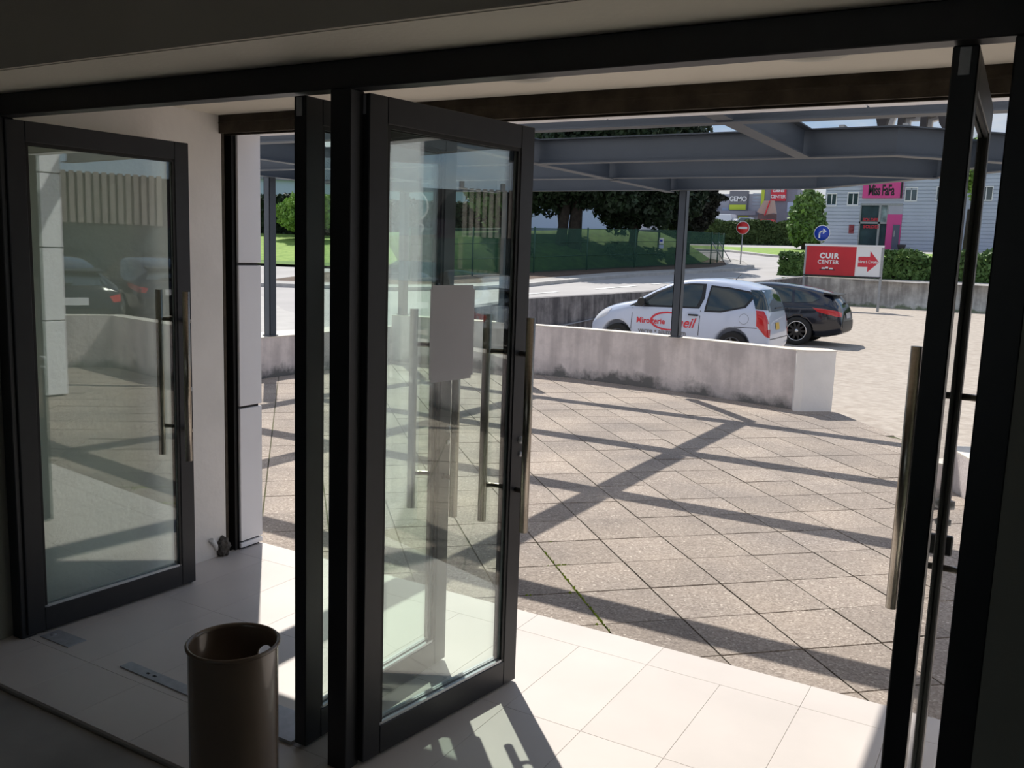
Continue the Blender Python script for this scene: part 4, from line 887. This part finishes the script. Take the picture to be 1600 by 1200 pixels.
for s in (-1, 1):
    def cy(poly, nm_, m_, off_=.004, cuts=3, par=wh): return conform(bv, poly, 'y', s, off_, cuts).obj(nm_, m_, par)
    cy([(.90, .90), (2.33, .93), (2.40, 1.12), (2.38, 1.365), (2.10, 1.365), (1.75, 1.32), (1.40, 1.18)], 'window_surround', trimb, .003)
    cy([(1.20, .945), (2.27, .955), (2.33, 1.13), (2.32, 1.33), (2.10, 1.335), (1.75, 1.285), (1.45, 1.15)], 'side_window', cargl, .006)
    cy([(2.43, .88), (2.75, .885), (3.20, .99), (3.34, 1.20), (3.22, 1.27), (2.85, 1.32), (2.47, 1.345)], 'window_surround', trimb, .003)
    cy([(2.47, .91), (2.75, .915), (3.16, 1.01), (3.29, 1.195), (3.20, 1.24), (2.85, 1.29), (2.50, 1.31)], 'side_window', cargl, .006)
    for p, q in (((.99, .88), (.97, .36)), ((2.36, .90), (2.34, .34)), ((.97, .36), (2.34, .34)), ((3.02, .655), (3.44, .655))): cy(strip(p, q, .012), 'door_seam', trimb, .002, 2)
    cy(circle(3.19, .80, .085), 'fuel_cap', W_paint, .004, 1); cy([(3.19+.09*math.cos(a), .80+.09*math.sin(a)) for a in [2*PI*k/16 for k in range(16)]], 'fuel_cap_seam', trimb, .002, 1)
    corner(bv, [(-.17, .96), (-.17, .70), (-.02, .52), (.10, .49), (.12, .64), (.04, .80), (-.04, .95)], 3.60, .74, s).obj('tail_light', lens_r, wh)
    corner(bv, [(.02, .64), (.13, .64), (.11, .74), (.02, .74)], 3.60, .74, s, .009, 2).obj('reverse_lamp', lens_w, wh)
    corner(bv, [(-.17, .98), (.14, .96), (.05, 1.30), (-.15, 1.30)], 3.56, .70, s, .005, 3).obj('rear_pillar_glass', cargl, wh)
    cy([(.16, .60), (.42, .70), (.52, .84), (.36, .82), (.12, .68)], 'head_light', lens_w, .006, 2)
    B().bbox((2.14, s*.85-.02, .80), (2.33, s*.85+.02, .83), .006).obj('door_handle', trimb, wh)
    B().tube([(1.22, s*.80, .96), (1.20, s*.90, 1.0), (1.22, s*.98, 1.0)], [.05, .085, .07], 10).obj('door_mirror', trimb, wh)
    B().bbox((1.235, s*.87-.07, .94), (1.25, s*.87+.07, 1.06), .004).obj('mirror_glass', cargl, wh)
    for t_ in (.67, 2.99): wheel(wh, t_, s*.715, s, .285, .17, mat('dull_grey_hubcap', (.10, .10, .105), .5, .5), 7)
conform(bv, [(-.56, .93), (.56, .93), (.50, 1.30), (-.50, 1.30)], 'x', 1, .006, 3).obj('rear_window', cargl, wh)
conform(bv, [(-.26, .62), (.0, .62), (.0, .74), (-.26, .74)], 'x', 1, .012, 1).obj('number_plate', plate_y, wh)
conform(bv, strip((-.66, .47), (.66, .47), .014), 'x', 1, .004, 3).obj('bumper_seam', trimb, wh)
B().bbox((3.50, -.12, .98), (3.60, .30, 1.0), .005).obj('rear_wiper', trimb, wh)
B().tube([(2.75, 0, 1.44), (2.86, 0, 1.56)], .006, 6).obj('aerial', trimb, wh)
conform(bv, [(-.60, .97), (.60, .97), (.50, 1.30), (-.50, 1.30)], 'x', -1, .006, 3).obj('windscreen', cargl, wh)
ctx = [('Miroiterie', .145, 0, (1.38, .66), redl_p), ('cheil', .25, .35, (2.02, .66), redl_p), ('verre • aluminium', .135, 0, (1.62, .475), mat('grey_lettering', (.2, .2, .22), .5))]
def text_on_side(bvh, body, size, shear, pos, m_, par, s=-1):
    me_ = text_mesh(body, size, 0., .004, shear)
    for v_ in me_.vertices:
        x, z_ = v_.co.x+pos[0], v_.co.y+pos[1]; hit = bvh.ray_cast(Vector((x, s*3, z_)), Vector((0, -s, 0)))
        v_.co = (hit[0]+Vector((0, s*.006, 0))) if hit[0] else Vector((x, s*.84, z_))
    return link('lettering', me_, m_, par)
for bd, sz, shr, ps, m_ in ctx: text_on_side(bv, bd, sz, shr, ps, m_, wh)
sw = []
for k in range(15):
    a = math.radians(60+k*240/14); sw.append((1.75+.36*math.cos(a)*1.0, .675+.155*math.sin(a)))
for p, q in zip(sw[:-1], sw[1:]): pass
swb = B(); 
for k in range(14):
    p, q = Vector(sw[k]), Vector(sw[k+1]); d = (q-p).normalized()
    c = conform(bv, strip(p-d*.004, q+d*.004, .022+.016*math.sin(PI*k/13)), 'y', -1, .007, 1); swb.add(c.v, c.f, True)
swb.obj('swoosh', redl_p, wh)

wh.scale = (1, 1, 1.07)
def dark_car(name, loc, rz, label, paint, lo=False):
    r = empty(name, loc, rz); tag(r, label, 'car')
    me = car_body(4.63, 1.78, [(0, .60), (.08, .70), (.5, .84), (1.1, .95), (1.35, 1.0), (1.8, 1.22), (2.15, 1.36), (2.6, 1.43), (3.2, 1.41), (3.8, 1.33), (4.2, 1.24), (4.30, 1.19), (4.48, 1.0), (4.58, .86), (4.63, .55)],
        [(0, .50), (.1, .6), (.5, .72), (1.1, .85), (3.2, .93), (4.2, .96), (4.5, .88), (4.63, .50)],
        [(0, .6), (.5, .72), (1.1, .76), (1.35, .74), (1.8, .66), (2.15, .60), (3.2, .57), (4.2, .52), (4.35, .60), (4.63, .72)],
        [(0, .24), (.4, .17), (4.2, .19), (4.63, .32)], [(0, .66), (.08, .76), (.4, .93), (.9, 1.), (3.7, 1.), (4.2, .96), (4.5, .89), (4.63, .80)], [.92, 3.63], .375, 'k')
    link('body_shell', me, paint, r); bv_ = BVHTree.FromPolygons([v_.co[:] for v_ in me.vertices], [p.vertices[:] for p in me.polygons])
    for s in (-1, 1):
        cy = lambda poly, nm_, m_, off_=.004, cuts=3: conform(bv_, poly, 'y', s, off_, cuts).obj(nm_, m_, r)
        cy([(1.45, .93), (2.55, .96), (2.55, 1.34), (2.2, 1.31), (1.85, 1.17)], 'side_window', cargl, .005); cy([(2.62, .96), (3.45, .99), (3.40, 1.30), (2.62, 1.345)], 'side_window', cargl, .005)
        cy([(3.52, .99), (3.92, 1.02), (4.05, 1.10), (3.47, 1.29)], 'quarter_window', cargl, .005)
        for p, q in (((1.45, .90), (1.42, .35)), ((2.58, .92), (2.58, .33)), ((3.50, .95), (3.35, .55))): cy(strip(p, q, .010), 'door_seam', trimb, .002, 2)
        corner(bv_, [(-.46, .90), (-.36, .80), (-.05, .72), (.14, .70), (.17, .80), (-.10, .86)], 4.50, .76, s).obj('tail_light', lens_r, r); cy([(.12, .58), (.55, .66), (.75, .78), (.5, .77), (.1, .66)], 'head_light', lens_w, .006, 2)
        B().bbox((3.18, s*.895-.015, .84), (3.38, s*.895+.015, .87), .005).obj('door_handle', paint, r)
        B().tube([(1.62, s*.84, .95), (1.60, s*.94, 1.0), (1.63, s*1.0, 1.0)], [.05, .085, .07], 10).obj('door_mirror', paint, r)
        for t_ in (.92, 3.63): wheel(r, t_, s*.79, s, .335, .21, rim_b, 10, chrome)
    conform(bv_, [(-.60, .97), (.60, .97), (.48, 1.17), (-.48, 1.17)], 'x', 1, .006, 3).obj('rear_window', mat('sky_lit_glass', (.05, .07, .09), .02, spec=1.), r)  # lighter, bluer copy of the car glass, sky light put into the colour
    conform(bv_, [(-.66, .26), (.66, .26), (.66, .60), (-.66, .60)], 'x', 1, .006, 3).obj('bumper_dark_panel', trimb, r)  # matt black panel added to cover pale reflections on the bumper
    conform(bv_, [(-.26, .66), (.26, .66), (.26, .78), (-.26, .78)], 'x', 1, .010, 1).obj('number_plate', lens_w, r)
    conform(bv_, [(-.62, .96), (.62, .96), (.52, 1.34), (-.52, 1.34)], 'x', -1, .006, 3).obj('windscreen', cargl, r)
    B().prism([(4.10, 1.25), (4.42, 1.205), (4.42, 1.185), (4.12, 1.20)], -.55, .55, 'y').obj('spoiler', trimb, r)
    B().bbox((4.46, -.05, 1.0), (4.54, .3, 1.02), .004).obj('rear_wiper', trimb, r)
    return r
blk = mat('black_car_paint', (.004, .006, .014), .16, 0, coat=.6)
bc = dark_car('black_estate_car', (-8.41, 22.39, G(-6, 20.9)), 0, 'black estate car with red tail lights parked beyond the white hatchback', blk)
# cars and buildings to the right of the opening: seen mirrored in the open door glass
lab = ['dark parked car nearest the right hand low wall', 'second dark parked car right of the patio', 'third dark parked car in the right hand row', 'silver parked car nearest the patio opening on the right']
pos = [(11.6, 8.6, 14), (14.4, 12.2, 14), (18.2, 17.6, 12), (10.3, 13.4, 36)]
silver = mat('silver_car_paint', (.40, .43, .46), .25, .3, coat=.8)
for i, (x, y, a) in enumerate(pos):
    o = dup(bc, (x, y, G(x, y)), math.radians(180+a), lab[i], 'cars parked right of the patio')
    if i == 3:
        for c in o.children:
            if c.name.startswith('body_shell'): c.data = c.data.copy(); c.data.materials[0] = silver
wd = mat('weathered_vertical_timber', (.27, .23, .21), .8, 0, .25, 3, .2, 30, rand=.12)
tb = empty('timber_clad_building', (22.5, 16.5, -.1), math.radians(-70)); tag(tb, 'timber slatted restaurant building right of the car park', 'building')
B().box((-12, 1.2, 0), (14, 9, 4.0)).obj('wall', mat('dark_recess_wall', (.05, .045, .05), .7), tb)
B().box((-12, 1.15, .4), (3, 1.2, 2.3)).obj('window', shop_gl, tb)
B().box((-1.5, .05, 2.35), (14, 1.2, 3.95)).box((-10.5, .05, 2.35), (-4.9, 1.2, 3.95)).obj('fascia_box', mat('timber_backing', (.05, .04, .035), .9), tb)
for k in range(98):
    x = -10.5+k*.25
    if -4.9 < x < -1.5: continue
    B().box((x, 0, 2.3), (x+.16, .05, 4.0)).obj('timber_slat', wd, tb)
for k in range(6): B().box((-11.6+k*1.6, .9, 0), (-11.45+k*1.6, 1.05, 4.3)).obj('post', wd, tb)
rg = []
for k in range(33): rg.append((-3.2+.52*math.cos(2*PI*k/32), .55, 3.30+.52*math.sin(2*PI*k/32)))
B().tube(rg, .035, 6, False).obj('ring_sign', white_p, tb); B().lathe([(.001, .58), (.50, .58)], (-3.2, 0, 3.30), 'y', 32).obj('ring_disc', mat('pale_teal_disc', (.35, .5, .52), .4), tb)
text_obj('lettering', 'Co', .55, white_p, tb, (-3.3, .60, 2.55)); B().box((-3.5, .58, 1.55), (-3.05, .60, 2.15)).obj('menu_board', white_p, tb)
B().box((-4.9, .62, 2.25), (-1.5, .66, 2.9)).obj('sign_band', mat('plum_sign_band', (.06, .04, .06), .5), tb)
hedge('green hedge in front of the timber building', 9, 26, 14, 32, 1.6, 1.4, leafm, .14, 3500, 31, -.1, .1)
tree('street tree right of the car park', 12.0, 36.0, [(0, 0, 0, .15, 2.6)], [(0, 0, 3.6, 1.8, 1.8, 1.5)], leafm, .16, 2500, 32)
